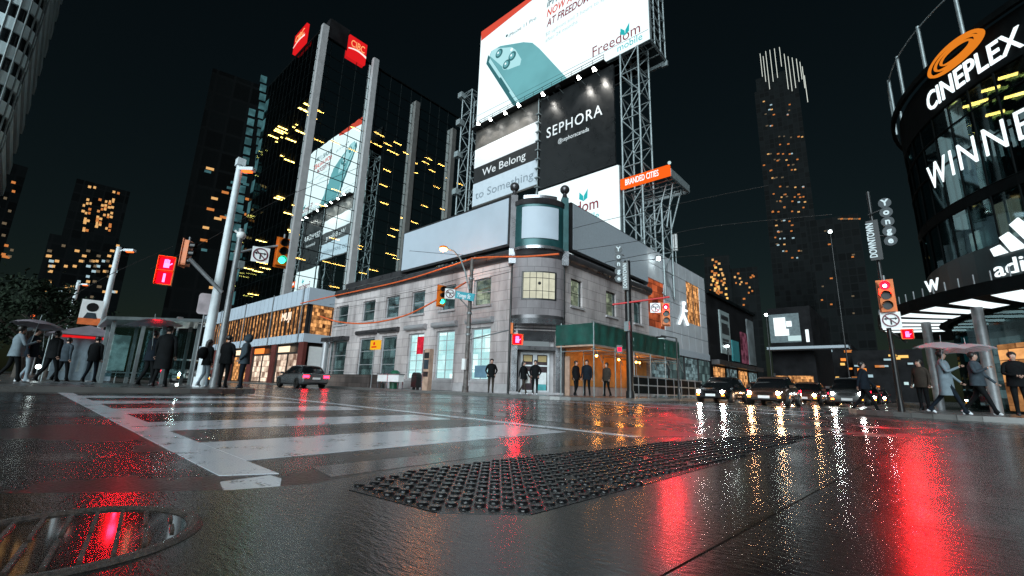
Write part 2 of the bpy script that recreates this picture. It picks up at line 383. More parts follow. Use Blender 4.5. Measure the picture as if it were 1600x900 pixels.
M['win_cream'] = glow('cream_lit_window', (.80,.80,.62), .80, .15, 2.5)
M['shop_warm'] = m_interior('warm_shop_interior', (1.0,.46,.16), (.045,.014,.008), .85, 2.6, 1.6)
M['shop_pale'] = m_interior('pale_shop_interior', (1.0,.78,.60), (.12,.06,.04), 1.1, 1.0, 1.0)
M['glow_warm'] = glow('warm_window', (1.0,.58,.16), 1.1)
M['glow_orange'] = glow('orange_window', (1.0,.30,.05), 1.0)
M['glow_cool'] = glow('cool_window', (.65,.88,.9), .8)
M['win_far_warm'] = glow('far_warm_window', (1.0,.55,.2), .75)
M['win_far_orange'] = glow('far_orange_window', (1.0,.34,.09), .55)
M['win_far_cool'] = glow('far_cool_window', (.6,.85,.95), .6)
M['win_far_dim'] = glow('far_dim_window', (.6,.45,.28), .22)
M['cell_reflection'] = glow('teal_cell_reflection', (.10,.27,.30), .55, .6, .5)  # no lamp behind these cells: teal reflections painted as a faint glow
M['ceil_lamp'] = glow('office_ceiling_lamp', (1.0,.58,.14), 24)
M['crown_strip'] = glow('tower_crown_light', (.80,.86,.78), .85)
def m_tower():
    mt, nt, P_, N, L = nodes('dark_tower_cladding'); pos = obj_coord(N); s = N('ShaderNodeSeparateXYZ'); L(pos, s.inputs[0]); ad = N('ShaderNodeMath'); ad.operation = 'ADD'; L(s.outputs[0], ad.inputs[0]); L(s.outputs[1], ad.inputs[1])
    cb = N('ShaderNodeCombineXYZ'); L(ad.outputs[0], cb.inputs[0]); L(s.outputs[2], cb.inputs[1]); bk = N('ShaderNodeTexBrick'); bk.offset = 0; bk.inputs['Scale'].default_value = 1; bk.inputs['Brick Width'].default_value = 3.1; bk.inputs['Row Height'].default_value = 3.4; bk.inputs['Mortar Size'].default_value = .22
    bk.inputs['Color1'].default_value = (.001,.0015,.0017,1); bk.inputs['Color2'].default_value = (.004,.0055,.006,1); bk.inputs['Mortar'].default_value = (.0045,.0055,.006,1); L(cb.outputs[0], bk.inputs['Vector']); L(bk.outputs[0], P_.inputs['Base Color']); P_.inputs['Roughness'].default_value = .6; P_.inputs['Specular IOR Level'].default_value = .04
    return mt
M['tower_wall'] = m_tower()
M['mirror'] = glass_mat('teal_mirror_glass', (.90,1.0,1.0), .88, .006, (.70,.72,.66), .008)
M['tower_glass'] = glass_mat('dark_tower_glass', (.35,.5,.52), .22, .02, (.45,.52,.50), .01)
M['drum_glass'] = glass_mat('dark_drum_glass', (.4,.55,.57), .16, .03, (.45,.52,.52), .006)
M['shelter_glass'] = glass_mat('shelter_glass', (.6,.75,.78), .12, .04, (.75,.85,.86))
M['panel_glass'] = paint('glossy_white_glass_panel', (.50,.52,.55), .10, 0, .12, .7, 0, .7)

# ---------------------------------------------------------------- lettering
_caph = None
def _text_mesh(s, shear=0.0, offset=0.0, ext=0.02, spacing=1.0):
    cu = bpy.data.curves.new('lettering', 'FONT'); cu.body = s; cu.size = 1; cu.extrude = ext; cu.shear = shear
    cu.offset = offset; cu.space_character = spacing; cu.resolution_u = 3
    o = bpy.data.objects.new('lettering', cu); COL.objects.link(o)
    bpy.context.view_layer.update()
    me = bpy.data.meshes.new_from_object(o.evaluated_get(bpy.context.evaluated_depsgraph_get()))
    bpy.data.objects.remove(o); bpy.data.curves.remove(cu); return me
def lettering(s, name, mat, parent, fn, cap, width=None, shear=0, offset=0, spacing=1.0, align='l', ext=.02):
    """fn(x, y, z) -> world: x along the line, y up, z out of the surface, in metres"""
    global _caph
    if _caph is None:
        h = _text_mesh('H'); _caph = max(v.co.y for v in h.vertices); bpy.data.meshes.remove(h)
    me = _text_mesh(s, shear, offset, ext, spacing)
    xs = [v.co.x for v in me.vertices]; x0, x1 = min(xs), max(xs)
    ky = cap/_caph; kx = width/(x1-x0) if width else ky
    wd = (x1-x0)*kx; sh = 0 if align == 'l' else wd/2 if align == 'c' else wd
    if wd > 6 and name.startswith('curved'): pass
    for v in me.vertices:
        v.co = fn((v.co.x-x0)*kx-sh, v.co.y*ky, v.co.z)
    me.materials.clear(); me.materials.append(mat); me.name = name
    o = bpy.data.objects.new(name, me); COL.objects.link(o)
    if parent is not None: attach(o, parent)
    return o
def plane_fn(O, U, V, N, lift=.03):
    O, U, V, N = Vector(O), Vector(U).normalized(), Vector(V).normalized(), Vector(N).normalized()
    return lambda x, y, z: O+U*x+V*y+N*(z+lift)
X, Y, Z = Vector((1,0,0)), Vector((0,1,0)), Vector((0,0,1))
SOUTH, EAST = -Y, X
# ================================================================ GROUND
ROAD = -0.03
def sheet(pts, z):
    mb = MB()
    if len(pts) == 4 and abs(pts[0][0]) > 800: mb.add([(p[0],p[1],z) for p in pts], [tuple(range(len(pts)))]); return mb
    a = sum(pts[i][0]*pts[(i+1)%len(pts)][1]-pts[(i+1)%len(pts)][0]*pts[i][1] for i in range(len(pts)))
    return mb.prism(pts if a > 0 else pts[::-1], z-.02, z)
struct(sheet([(-900,-900),(900,-900),(900,900),(-900,900)], ROAD).build('road', M['asphalt']))
def arc(cx, cy_, r, a0, a1, n=10): return [(cx+r*math.cos(R(a0+(a1-a0)*i/n)), cy_+r*math.sin(R(a0+(a1-a0)*i/n))) for i in range(n+1)]
near = [(-4.5,-6),(-3.3,-1.3),(-2.62,.06),(-2.36,.4),(-2.16,.7),(-2.07,1.0),(-2.14,1.5),(-2.17,2.3),(-2.12,3.2),(-1.95,4.4),(-1.55,5.8),(-.83,6.85),(.04,7.95),(1.02,9.3),(2.2,10.1),(4,10.6),(40,11.2),(40,-6)]
nearw = MB().prism(near, -.3, 0.0)
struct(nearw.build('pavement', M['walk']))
def block(name, pts, z=.10, kerb=.16):
    """raised pavement with a kerb stone edge along it"""
    n = len(pts); c = Vector((sum(p[0] for p in pts)/n, sum(p[1] for p in pts)/n))
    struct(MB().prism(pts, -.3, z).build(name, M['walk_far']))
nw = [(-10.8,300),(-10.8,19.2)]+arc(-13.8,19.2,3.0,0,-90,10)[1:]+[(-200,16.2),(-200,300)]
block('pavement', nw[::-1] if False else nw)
sw = arc(-19.0,3.2,3.0,90,0,10)[::-1]+[(-200,6.2),(-200,-100),(-16,-100)]
block('pavement', sw)
ne = arc(1.2,20.2,3.0,180,270,10)+[(200,17.2),(200,300),(-1.8,300)]
block('pavement', ne)
# kerb stones as their own strips
def kerbline(pts, z):
    mb = MB()
    for a, b in zip(pts[:-1], pts[1:]):
        a, b = Vector((*a,0)), Vector((*b,0)); t = (b-a).normalized(); nn = Vector((-t.y,t.x,0))
        mb.add([a+nn*.09+Z*z, a-nn*.09+Z*z, b-nn*.09+Z*z, b+nn*.09+Z*z, a+nn*.09-Z*.25, a-nn*.09-Z*.25, b-nn*.09-Z*.25, b+nn*.09-Z*.25],
               [(0,1,2,3),(0,4,5,1),(1,5,6,2),(2,6,7,3),(3,7,4,0)])
    struct(mb.build('kerb', M['kerb']))
kerbline([(-10.8,120),(-10.8,19.2)]+arc(-13.8,19.2,3.0,0,-90,10)[1:]+[(-120,16.2)], .106)
kerbline(arc(-19.0,3.2,3.0,90,0,10)+[(-16,-40)], .106)
kerbline([(-120,6.2),(-19,6.2)], .106)
kerbline([(-1.8,120),(-1.8,20.2)]+arc(1.2,20.2,3.0,180,270,10)[1:]+[(60,17.2)], .106)
# painted markings: two edge lines and the wide bars of the crossing, stop line, lane lines
MZ = ROAD+.002
def mark(x0, x1, y0, y1): return sheet([(x0,y0),(x1,y0),(x1,y1),(x0,y1)], MZ)
ly_ = lambda x: 1.04+(x+2.50)/(-12.9)*.11          # far edge of the near edge line
struct(sheet([(-2.66,.80),(-2.54,1.04),(-15.4,1.15),(-15.6,.90)], MZ).build('road_marking', M['marking']))
struct(sheet([(-2.50,.76),(-2.30,.72),(-2.17,.90),(-2.40,1.00),(-2.52,.99)], MZ).build('road_marking', M['marking']))
struct(sheet([(-2.32,4.62),(-2.32,4.76),(-15.5,5.25),(-15.5,5.10)], MZ).build('road_marking', M['marking']))
for a, b in ((-4.04,-3.05),(-6.03,-5.08),(-8.6,-7.5),(-11.1,-10.1),(-13.6,-12.6)):
    struct(sheet([(a,ly_(a)+.002),(b,ly_(b)+.002),(b-.02,4.40),(a-.02,4.46)], MZ).build('road_marking', M['marking']))
struct(mark(-10.4,-2.3,14.3,14.5).build('road_marking', M['marking']))
struct(mark(-10.4,-2.3,17.6,17.8).build('road_marking', M['marking']))
struct(mark(-10.5,-6.2,19.2,19.55).build('road_marking', M['marking']))
for y in range(21, 90, 7): struct(mark(-6.25,-6.15,y,y+3).build('road_marking', M['marking']))
struct(mark(-13.9,-13.7,7.6,15.2).build('road_marking', M['marking']))
# smooth repair strips and seams in the asphalt
M['patch'] = m_concrete('smooth_asphalt_patch', (.006,.006,.006), (.014,.014,.015), .08, .2, .0016)
struct(sheet([(-2.62,1.25),(-2.30,1.2),(-2.33,3.2),(-2.15,4.4),(-2.42,4.5),(-2.60,3.3)], ROAD+.0008).build('road_patch', M['patch']))
struct(sheet([(-6.9,5.6),(-3.0,5.5),(-2.9,6.3),(-6.8,6.5)], MZ).build('road_patch', M['patch']))
struct(sheet([(-5.2,9.0),(-4.7,9.0),(-4.9,16.0),(-5.4,16.0)], MZ).build('road_patch', M['patch']))
rm = thing('manhole_cover', 'small dark round cover out in the road before the corner door', 'manhole cover', (-9.3,11.2,ROAD))
MB().disc((-9.3,11.2,ROAD-.02), Z, .36, .024, 40).build('lid', M['iron'], rm)
# joint lines in the near pavement
jm = paint('wet_joint', (.012,.011,.011), .2)
def joint(a, b, w=.012, z=.003):
    a, b = Vector((*a,z)), Vector((*b,z)); t = (b-a).normalized(); n = Vector((-t.y,t.x,0))*w/2
    struct(MB().quad(a-n, b-n, b+n, a+n).build('pavement_joint', jm))
joint((-.56,.9), (-.10,7.7)); joint((-.52,2.95), (1.6,3.22), .008); joint((-.55,2.32), (1.9,2.42), .006); joint((-.38,4.6),(2.6,4.9),.006)

# ---------------------------------------------------------------- tactile plate and manhole
tp = thing('tactile_plate', 'dark studded tactile iron plate laid at the kerb in the wet pavement', 'tactile paving', (-1.5,2.5,0))
tpoly = [(-1.86,1.06),(-1.34,1.12),(-1.10,1.36),(-1.06,2.2),(-.93,6.55),(-1.43,5.85),(-1.76,4.4),(-1.92,3.2),(-2.03,2.3),(-2.06,1.5),(-1.99,1.15)]
MB().prism(tpoly, -.05, .002).build('plate', M['tactile'], tp)
def inside(p, poly, mrg=0):
    c = False; n = len(poly)
    for i in range(n):
        a, b = poly[i], poly[(i+1)%n]
        if (a[1] > p[1]) != (b[1] > p[1]) and p[0] < (b[0]-a[0])*(p[1]-a[1])/(b[1]-a[1])+a[0]: c = not c
    return c
studs = MB(); ang = R(6)
for i in range(-16, 16):
    for j in range(0, 92):
        u, v = i*.074, j*.074
        p = (-1.55+u*math.cos(ang)+v*math.sin(-ang)*-.0+v*.075, 1.0-u*math.sin(-ang)*.3+v)
        if inside((p[0]-.03,p[1]), tpoly) and inside((p[0]+.03,p[1]), tpoly) and inside((p[0],p[1]-.03), tpoly) and inside((p[0],p[1]+.03), tpoly):
            if random.random() < .03: continue
            n = 12; vs = []; q0 = Vector((p[0],p[1],.002))
            wear = random.uniform(.65,1.1)
            for rr, zz in ((.025,0),(.022,.008),(.017,.0105)):
                for k in range(n): vs.append(q0+Vector((rr*math.cos(2*math.pi*k/n), rr*math.sin(2*math.pi*k/n), zz*wear)))
            fs = [(a*n+k, a*n+(k+1)%n, (a+1)*n+(k+1)%n, (a+1)*n+k) for a in range(2) for k in range(n)]
            studs.add(vs, fs, True); studs.add(vs[2*n:], [tuple(range(n))])
o = studs.build('stud_field', M['tactile'], tp); o['kind'] = 'stuff'
mh = thing('manhole_cover', 'round wet iron manhole cover with raised bars in the near pavement', 'manhole cover', (-1.82,.18,0))
mc = Vector((-1.82,.18,0))
MB().disc(mc+Z*-.05, Z, .285, .051, 64).build('lid', M['iron'], mh)
rim = MB(); n = 72
for k in range(n):
    a, b = 2*math.pi*k/n, 2*math.pi*(k+1)/n
    ca, cb = Vector((math.cos(a),math.sin(a),0)), Vector((math.cos(b),math.sin(b),0))
    for r0, r1, z0, z1 in ((.288,.30,.001,.010),(.30,.315,.010,.010),(.315,.33,.010,.001)):
        rim.add([mc+ca*r0+Z*z0, mc+ca*r1+Z*z1, mc+cb*r1+Z*z1, mc+cb*r0+Z*z0], [(0,1,2,3)], True)
rim.build('rim', M['ironbar'], mh)
bd = Vector((-.985,.165,0)).normalized(); bn = Vector((-bd.y,bd.x,0))
for k in range(-4, 5):
    off = k*.062; half = math.sqrt(max(0,.265**2-off**2)); mb = MB()
    for s0, s1 in ((-half,-.03),(.03,half)):
        if s1-s0 < .05: continue
        mb.obox(mc+bn*off+bd*((s0+s1)/2)+Z*.004, bd, bn, Z, s1-s0, .010, .010)
    mb.build('raised_bar', M['ironbar'], mh)

# ================================================================ STONE CORNER BUILDING
SY, EX = 19.2, -15.18
P0, P1 = Vector((-17.35,SY,0)), Vector((EX,21.37,0))
ZC = 8.62
bs = thing('stone_building', 'grey stone corner bank building with rounded bay and blank boards above its cornice', 'building', (-25,24,0))
def wall_with_holes(u0, u1, z0, z1, holes, fn, depth):
    """flat wall in (u,z) with rectangular openings; fn(u, z, d) -> world, d = depth behind the face; reveals included"""
    mb = MB(); us = sorted({u0,u1,*[h[0] for h in holes],*[h[1] for h in holes]}); zs = sorted({z0,z1,*[h[2] for h in holes],*[h[3] for h in holes]})
    for a, b in zip(us[:-1], us[1:]):
        for c, d in zip(zs[:-1], zs[1:]):
            if any(h[0] <= (a+b)/2 <= h[1] and h[2] <= (c+d)/2 <= h[3] for h in holes): continue
            mb.quad(fn(a,c,0), fn(b,c,0), fn(b,d,0), fn(a,d,0))
    for h in holes:
        a, b, c, d = h
        for q in ((a,c,b,c),(b,c,b,d),(b,d,a,d),(a,d,a,c)):
            mb.quad(fn(q[0],q[1],0), fn(q[2],q[3],0), fn(q[2],q[3],depth), fn(q[0],q[1],depth))
    return mb
fS = lambda u, z, d: Vector((u, SY+d, z))
fE = lambda u, z, d: Vector((EX-d, u, z))
def hole(p0, p1, plane='S'):
    a = ony(*p0, SY) if plane == 'S' else onx(*p0, EX); b = ony(*p1, SY) if plane == 'S' else onx(*p1, EX)
    ua, ub = (a.x, b.x) if plane == 'S' else (a.y, b.y)
    return [min(ua,ub), max(ua,ub), min(a.z,b.z), max(a.z,b.z)]
upS = [hole(q0, q1) for q0, q1 in (((526,480),(542,505)),((568,470),(584,499)),((604,464),(622,494)),((644,457),(662,490)),((690,450),(710,484)),((741,438),(766,476)))]
zt = sum(h[3] for h in upS)/len(upS); zb = sum(h[2] for h in upS)/len(upS)
for h in upS: h[2], h[3] = zb, zt
loS = [hole(q0, q1) for q0, q1 in (((516,532),(536,590)),((562,529),(580,586)),((597,525),(615,586)),((639,520),(658,590)),((682,516),(706,598)),((736,511),(763,598)))]
for h in loS[1:]: h[2], h[3] = .78, 4.05
loS[0][2], loS[0][3] = .1, 4.0
upE = [hole(q0, q1, 'E') for q0, q1 in (((892,440),(910,478)),((947,461),(963,492)),((990,470),(1003,500)))]
for h in upE: h[2], h[3] = zb, zt
SW0 = ony(514, 600, SY).x; EY1 = 33.1
mbw = wall_with_holes(SW0, P0.x, .1, ZC-.55, upS+loS, fS, .32)
mbw.v += []; 
wE = wall_with_holes(P1.y, EY1, .1, ZC-.55, upE, fE, .32)
o_ = len(mbw.v); mbw.add(wE.v, wE.f)
# chamfer at the corner, west flank and rear, roof
dgl = (P1-P0).normalized(); ngl = Vector((dgl.y,-dgl.x,0))     # outward, south-east
CHW = (P1-P0).length
fC = lambda u, z, d: P0+dgl*u+Z*z-ngl*d
wC = wall_with_holes(0, CHW, .1, ZC-.55, [[.42,CHW-.42,.1,3.75]], fC, .75); mbw.add(wC.v, wC.f)
mbw.quad((SW0,SY,.1),(SW0,SY,ZC-.55),(SW0,EY1,ZC-.55),(SW0,EY1,.1)); mbw.quad((SW0,EY1,.1),(SW0,EY1,ZC-.55),(EX,EY1,ZC-.55),(EX,EY1,.1))
mbw.build('wall', M['stone'], bs)
MB().prism([(SW0,SY),(P0.x,SY),(EX,P1.y),(EX,EY1),(SW0,EY1)], ZC-.1, ZC).build('roof', M['dark'], bs)
# dark interior so that no window looks through
MB().box(SW0+.3,-17.5,SY+.55,EY1-.3,.1,ZC-.2).build('interior', M['black'], bs)
# rounded cornice: a half round gutter along both fronts
def roll(p, q, r, z, nrm, name, mat, a0=-90, a1=90, back=.0):
    mb = MB(); p, q = Vector(p), Vector(q); nrm = Vector(nrm); vs = []; n = 12
    for e in (p, q):
        for i in range(n+1):
            a = R(a0+(a1-a0)*i/n); vs.append(e+nrm*(r*math.cos(a)-back)+Z*(z+r*math.sin(a)))
    fs = [(i, n+1+i, n+2+i, i+1) for i in range(n)]; mb.add(vs, fs, True)
    mb.add(vs[:n+1], [tuple(range(n+1))]); mb.add(vs[n+1:], [tuple(range(n+1))[::-1]])
    return mb.build(name, mat, bs)
roll((SW0-.25,SY,0),(P0.x+.1,SY,0), .36, ZC-.28, SOUTH, 'cornice', M['cornice'])
roll((EX,P1.y-.1,0),(EX,EY1+.1,0), .36, ZC-.28, EAST, 'cornice', M['cornice'])
MB().box(SW0-.1,P0.x,SY-.14,SY-.003,.1,.62).build('plinth', M['stone_trim'], bs)
MB().box(EX+.003,EX+.14,P1.y,EY1,.1,.62).build('plinth', M['stone_trim'], bs)
# blank boards above the cornice
bp = ony(629.5,423,SY).x
MB().box(bp-.18,P0.x-.25,SY-.10,SY+.25,ZC+.30,12.26).build('board_frame', M['darkframe'], bs)
MB().box(bp-.02,P0.x-.42,SY-.14,SY-.09,ZC+.46,12.12).build('blank_board', M['whitepanel'], bs)
MB().box(EX-.25,EX+.06,P1.y+.75,EY1,ZC+.30,12.2).build('board_frame', M['darkframe'], bs)
MB().box(EX+.05,EX+.10,P1.y+.95,EY1-.05,ZC+.45,12.12).build('blank_board', M['greypanel'], bs)
MB().box(SW0,bp-.2,SY+.5,SY+.7,ZC,ZC+.8).build('parapet', M['cornice'], bs)
# windows
def window(h, fn, mat, name='window', bars=(1,1), fw=.07, depth=.2, sillmat=None, parent=bs, framemat=None, lab=None):
    a, b, c, d = h; mb = MB()
    def bar(u0,u1,z0,z1,d0,d1):
        p = [fn(u0,z0,d0),fn(u1,z0,d0),fn(u1,z1,d0),fn(u0,z1,d0),fn(u0,z0,d1),fn(u1,z0,d1),fn(u1,z1,d1),fn(u0,z1,d1)]
        mb.add(p, [(0,1,2,3),(7,6,5,4),(0,4,5,1),(1,5,6,2),(2,6,7,3),(3,7,4,0)])
    bar(a,a+fw,c,d,depth-.06,depth); bar(b-fw,b,c,d,depth-.06,depth); bar(a+fw,b-fw,c,c+fw,depth-.06,depth); bar(a+fw,b-fw,d-fw,d,depth-.06,depth)
    for i in range(1,bars[0]): u = a+(b-a)*i/bars[0]; bar(u-.025,u+.025,c+fw,d-fw,depth-.04,depth)
    for i in range(1,bars[1]): z_ = c+(d-c)*i/bars[1]; bar(a+fw,b-fw,z_-.02,z_+.02,depth-.035,depth-.002)
    f = mb.build(name, framemat or M['winframe'], parent)
    if lab: f['label'] = lab
    MB().quad(fn(a,c,depth+.12),fn(b,c,depth+.12),fn(b,d,depth+.12),fn(a,d,depth+.12)).build('blind', mat, f)
    MB().quad(fn(a,c,depth-.02),fn(b,c,depth-.02),fn(b,d,depth-.02),fn(a,d,depth-.02)).build('pane', M['shelter_glass'], f)
    if sillmat:
        s = MB(); p0, p1 = fn(a-.12,c-.14,-.12), fn(b+.12,c-.005,.05); s.box(p0.x,p1.x,p0.y,p1.y,p0.z,p1.z); s.build('sill', sillmat, f)
    return f
for h, mt in zip(upS, ('win_dark','win_dark','win_cool','win_cool','win_dark','win_office')): window(h, fS, M[mt], bars=(1,2), sillmat=M['stone_trim'])
for h, mt in zip(upE, ('win_office','win_office','win_dark')): window(h, fE, M[mt], bars=(1,2), sillmat=M['stone_trim'], framemat=M['darkframe'])
for i, (h, mt) in enumerate(zip(loS, ('win_dark','win_dark','win_dark','win_teal','win_teal','win_teal'))):
    f = window(h, fS, M[mt], bars=(2 if i > 2 else 1,5 if i > 2 else 3), fw=.11, sillmat=M['stone_trim'] if i else None)
    if i:   # metal shutter hood above each tall window
        mb = MB(); a, b = h[0]-.28, h[1]+.28; zc = h[3]+.42
        mb.tube([(a,SY-.16,zc),(b,SY-.16,zc)], .19, 14); mb.box(a+.01,b-.01,SY-.16,SY-.002,zc-.185,zc+.185)
        o = mb.build('shutter_hood', M['hood'] if i > 2 else M['cornice'], bs)
    if i > 2: MB().box(h[0]-.25,h[1]+.25,SY-.22,SY-.142,.12,.60).build('stall_riser', M['stone_trim'], bs)
# red notice in one bright window
h = loS[3]; MB().box(h[0]+(h[1]-h[0])*.5,h[1]-.15,SY+.12,SY+.13,2.55,3.8).build('window_notice', glow('red_window_notice', (.75,.03,.06), .9, .4, 3), bs)
h = loS[5]; MB().box(h[0]+.4,h[1]-.3,SY+.12,SY+.13,.95,1.7).build('window_notice', paint('blue_notice', (.12,.22,.30), .5), bs)
# entrance columns at the west end
MB().tube([(loS[0][0]-.2,SY-.25,.1),(loS[0][0]-.2,SY-.25,3.9)], .27, 16).build('entrance_column', M['hood'], bs)
MB().box(loS[0][0]-.55,loS[0][1]+.35,SY-.62,SY-.003,3.95,4.3).build('entrance_lintel', M['cornice'], bs)
# ------------------------------------------------ rounded bay over the corner door
def bay(z0, z1, b, grow=0.0, name='bay', mat=None, bot=True, top=True, u0=0.0, u1=None, parent=bs, n=18, b0=None, thick=.5):
    u1 = CHW if u1 is None else u1; mb = MB(); prof = []
    for i in range(n+1):
        t = i/n; u = u0+(u1-u0)*t; s = (2*u/CHW-1)
        prof.append((u, b*math.sqrt(max(0,1-s*s*.92))+grow))
    lo = [fC(u,z0,-(d if b0 is None else d*b0/b)) for u, d in prof]; hi = [fC(u,z1,-d) for u, d in prof]
    mb.add(lo+hi, [(i,i+1,n+2+i,n+1+i) for i in range(n)], True)
    bl = [fC(u0,z0,.05), fC(u1,z0,.05)]; bh = [fC(u0,z1,.05), fC(u1,z1,.05)]
    mb.add(lo+[bl[1],bl[0]], [tuple(range(n+3))[::-1]]); mb.add(hi+[bh[1],bh[0]], [tuple(range(n+3))])
    mb.quad(lo[0],hi[0],bh[0],bl[0]); mb.quad(hi[-1],lo[-1],bl[1],bh[1])
    return mb.build(name, mat, parent)
bay(4.55,8.0,.85,0,'bay_wall',M['stone_bay'])
bay(4.05,4.35,1.02,.03,'bay_ledge',M['bright_metal'],b0=.9)
bay(4.35,4.55,.95,.03,'bay_soffit',M['cornice'])
bay(8.0,8.45,1.05,.05,'bay_cornice',M['cornice'],b0=.75)
bay(8.45,8.62,1.22,.08,'bay_cornice',M['bright_metal'])
bay(8.62,11.35,.98,.0,'bay_sign_box',M['teal_panel'])
bay(11.35,11.62,1.15,.1,'bay_cornice',M['cornice'],b0=.95)
bay(11.62,12.0,.80,.0,'bay_crown',M['bright_metal'],u0=.5,u1=CHW-.5)
bay(9.15,11.15,.99,.05,'curved_blank_board',M['whitepanel'],u0=.42,u1=CHW-.42)
f = bay(5.45,7.15,.86,.03,'bay_window',M['darkframe'],u0=.5,u1=CHW-.5)
bay(5.53,7.07,.865,.04,'pane',M['win_cream'],u0=.58,u1=CHW-.58,parent=f)
mb = MB()
for k in range(6):
    u = .6+(CHW-1.2)*k/5; s = 2*u/CHW-1; d = .905*math.sqrt(1-s*s*.92)+.055; mb.tube([fC(u,5.5,-d),fC(u,7.1,-d)], .018, 5)
for zz in (5.95,6.72): mb.tube([fC(.6+(CHW-1.2)*k/14,zz,-(.905*math.sqrt(1-(2*(.6+(CHW-1.2)*k/14)/CHW-1)**2*.92)+.055)) for k in range(15)], .018, 5)
mb.ball(fC(CHW/2,6.4,-.97), .1, 8); mb.build('leaded_bars', M['black'], f)
for u in (-.05, CHW+.05):        # pilasters with ball finials
    mb = MB(); c = fC(u,0,-.16)
    mb.obox(c+Z*10.35, dgl, Z, ngl, .42, 3.5, .42); mb.build('pilaster', M['teal_panel'] if u > 1 else M['cornice'], bs)
    mb = MB(); mb.obox(c+Z*8.15, dgl, Z, ngl, .46, .9, .5); mb.build('pilaster_bracket', M['bright_metal'], bs)
    MB().tube([fC(u*1.0,.1,-.09), fC(u,7.7,-.09)], .07, 8).build('drain_pipe', M['black'], bs)
    mb = MB(); mb.tube([c+Z*12.1, c+Z*12.3, c+Z*12.45], [.22,.14,.12], 12); mb.ball(c+Z*12.72, .30, 16)
    mb.build('ball_finial', M['cornice'], bs)
# corner doorway
fD = lambda u, z, d: fC(u, z, d+.55)
MB().quad(fC(.42,.1,.76),fC(CHW-.42,.1,.76),fC(CHW-.42,3.75,.76),fC(.42,3.75,.76)).build('door_surround', M['stone_trim'], bs)
mb = MB(); mb.add([fC(.2,3.9,-.06),fC(CHW-.2,3.9,-.06),fC(CHW-.5,3.2,.50),fC(.5,3.2,.50),fC(.2,3.97,.1),fC(CHW-.2,3.97,.1),fC(CHW-.5,3.3,.7),fC(.5,3.3,.7)],[(0,1,2,3),(7,6,5,4),(0,4,5,1),(1,5,6,2),(2,6,7,3),(3,7,4,0)])
mb.build('door_canopy', M['bright_metal'], bs)
mb = MB(); mb.obox(fC(CHW/2,2.72,.28), dgl, Z, ngl, CHW-.7, .22, .75); mb.build('door_hood', M['cornice'], bs)
for k, s in enumerate((-1, 1)):
    u0, u1 = CHW/2+(0 if s > 0 else -.86), CHW/2+(.86 if s > 0 else 0)
    d = MB(); fw = .12; q = .62
    for a, b, c, e in ((u0,u0+fw,.1,2.5),(u1-fw,u1,.1,2.5),(u0+fw,u1-fw,.1,.32),(u0+fw,u1-fw,2.38,2.5),(u0+fw,u1-fw,1.7,1.78)):
        d.add([fC(a,c,q),fC(b,c,q),fC(b,e,q),fC(a,e,q),fC(a,c,q+.06),fC(b,c,q+.06),fC(b,e,q+.06),fC(a,e,q+.06)],[(0,1,2,3),(7,6,5,4),(0,4,5,1),(1,5,6,2),(2,6,7,3),(3,7,4,0)])
    d = d.build('door', paint('pale_door_frame', (.55,.56,.58), .4), bs)
    MB().quad(fC(u0+fw,.3,q+.04),fC(u1-fw,.3,q+.04),fC(u1-fw,2.4,q+.04),fC(u0+fw,2.4,q+.04)).build('pane', paint('door_glass', (.05,.035,.04), .15), d)
    for zz, hh, cc, ww in ((2.15,.35,(.35,.25,.10),.5),(1.15 if s < 0 else .95,.5 if s < 0 else .8,(.6,.62,.62),.3 if s < 0 else .52)):
        MB().obox(fC((u0+u1)/2,zz,q+.02), dgl, Z, ngl, ww, hh, .01).build('poster', paint('door_poster', cc, .5), d)
    if s > 0: MB().obox(fC((u0+u1)/2,.5,q+.015), dgl, Z, ngl, .5, .35, .01).build('poster', paint('teal_poster', (.05,.32,.34), .5), d)
MB().obox(fC(.25,1.6,-.1), dgl, Z, ngl, .32, 3.0, .1).build('door_jamb', M['bright_metal'], bs)
MB().obox(fC(CHW-.25,1.6,-.1), dgl, Z, ngl, .32, 3.0, .1).build('door_jamb', M['bright_metal'], bs)
MB().obox(fC(CHW/2,.06+.1,-.1), dgl, Z, ngl, CHW, .12, .6).build('door_step', M['stone_trim'], bs)
MB().obox(fC(CHW/2,3.0,.5), dgl, Z, ngl, 1.6, .34, .04).build('transom_light', glow('transom_glass', (.35,.42,.45), .5), bs)

# ================================================================ MUJI / SHOPPING PODIUM WEST OF IT
PX = -45.1
pd = thing('shopping_podium', 'low white banded shopping building with warm lit upper windows beside the stone building', 'building', (-60,26,0))
PE, PW = 30.0, -100.0
MB().box(PW,PX-.1,SY+.1,PE,.1,9.6).build('core', M['black'], pd)
def band(z0, z1, name, mat, out=.1):
    mb = MB(); mb.box(PW,PX+out,SY-out,SY+.09,z0,z1); mb.box(PX-.09,PX+out,SY+.095,PE,z0,z1); return mb.build(name, mat, pd)
band(8.05,9.75,'fascia',M['whitepanel'],.30); band(4.2,5.05,'balcony_band',M['whitepanel'],.30)
mb = MB()
for k in range(40): x = PX-1.3*k; mb.box(x-.015,x+.015,SY-.306,SY-.302,8.06,9.74); mb.box(x-.015,x+.015,SY-.306,SY-.302,4.21,5.04)
mb.build('panel_joint_grid', M['darkframe'], pd)
for k in range(9):
    x1 = PX-.3-k*5.2; x0 = x1-5.0
    f = MB(); 
    for j in range(6): u = x0+(x1-x0)*j/5; f.box(u-.06,u+.06,SY-.06,SY+.12,5.05,8.05)
    f = f.build('window', M['darkframe'], pd)
    MB().quad((x0,SY+.09,5.06),(x1,SY+.09,5.06),(x1,SY+.09,8.04),(x0,SY+.09,8.04)).build('pane', M['shop_warm'], f)
f = MB()
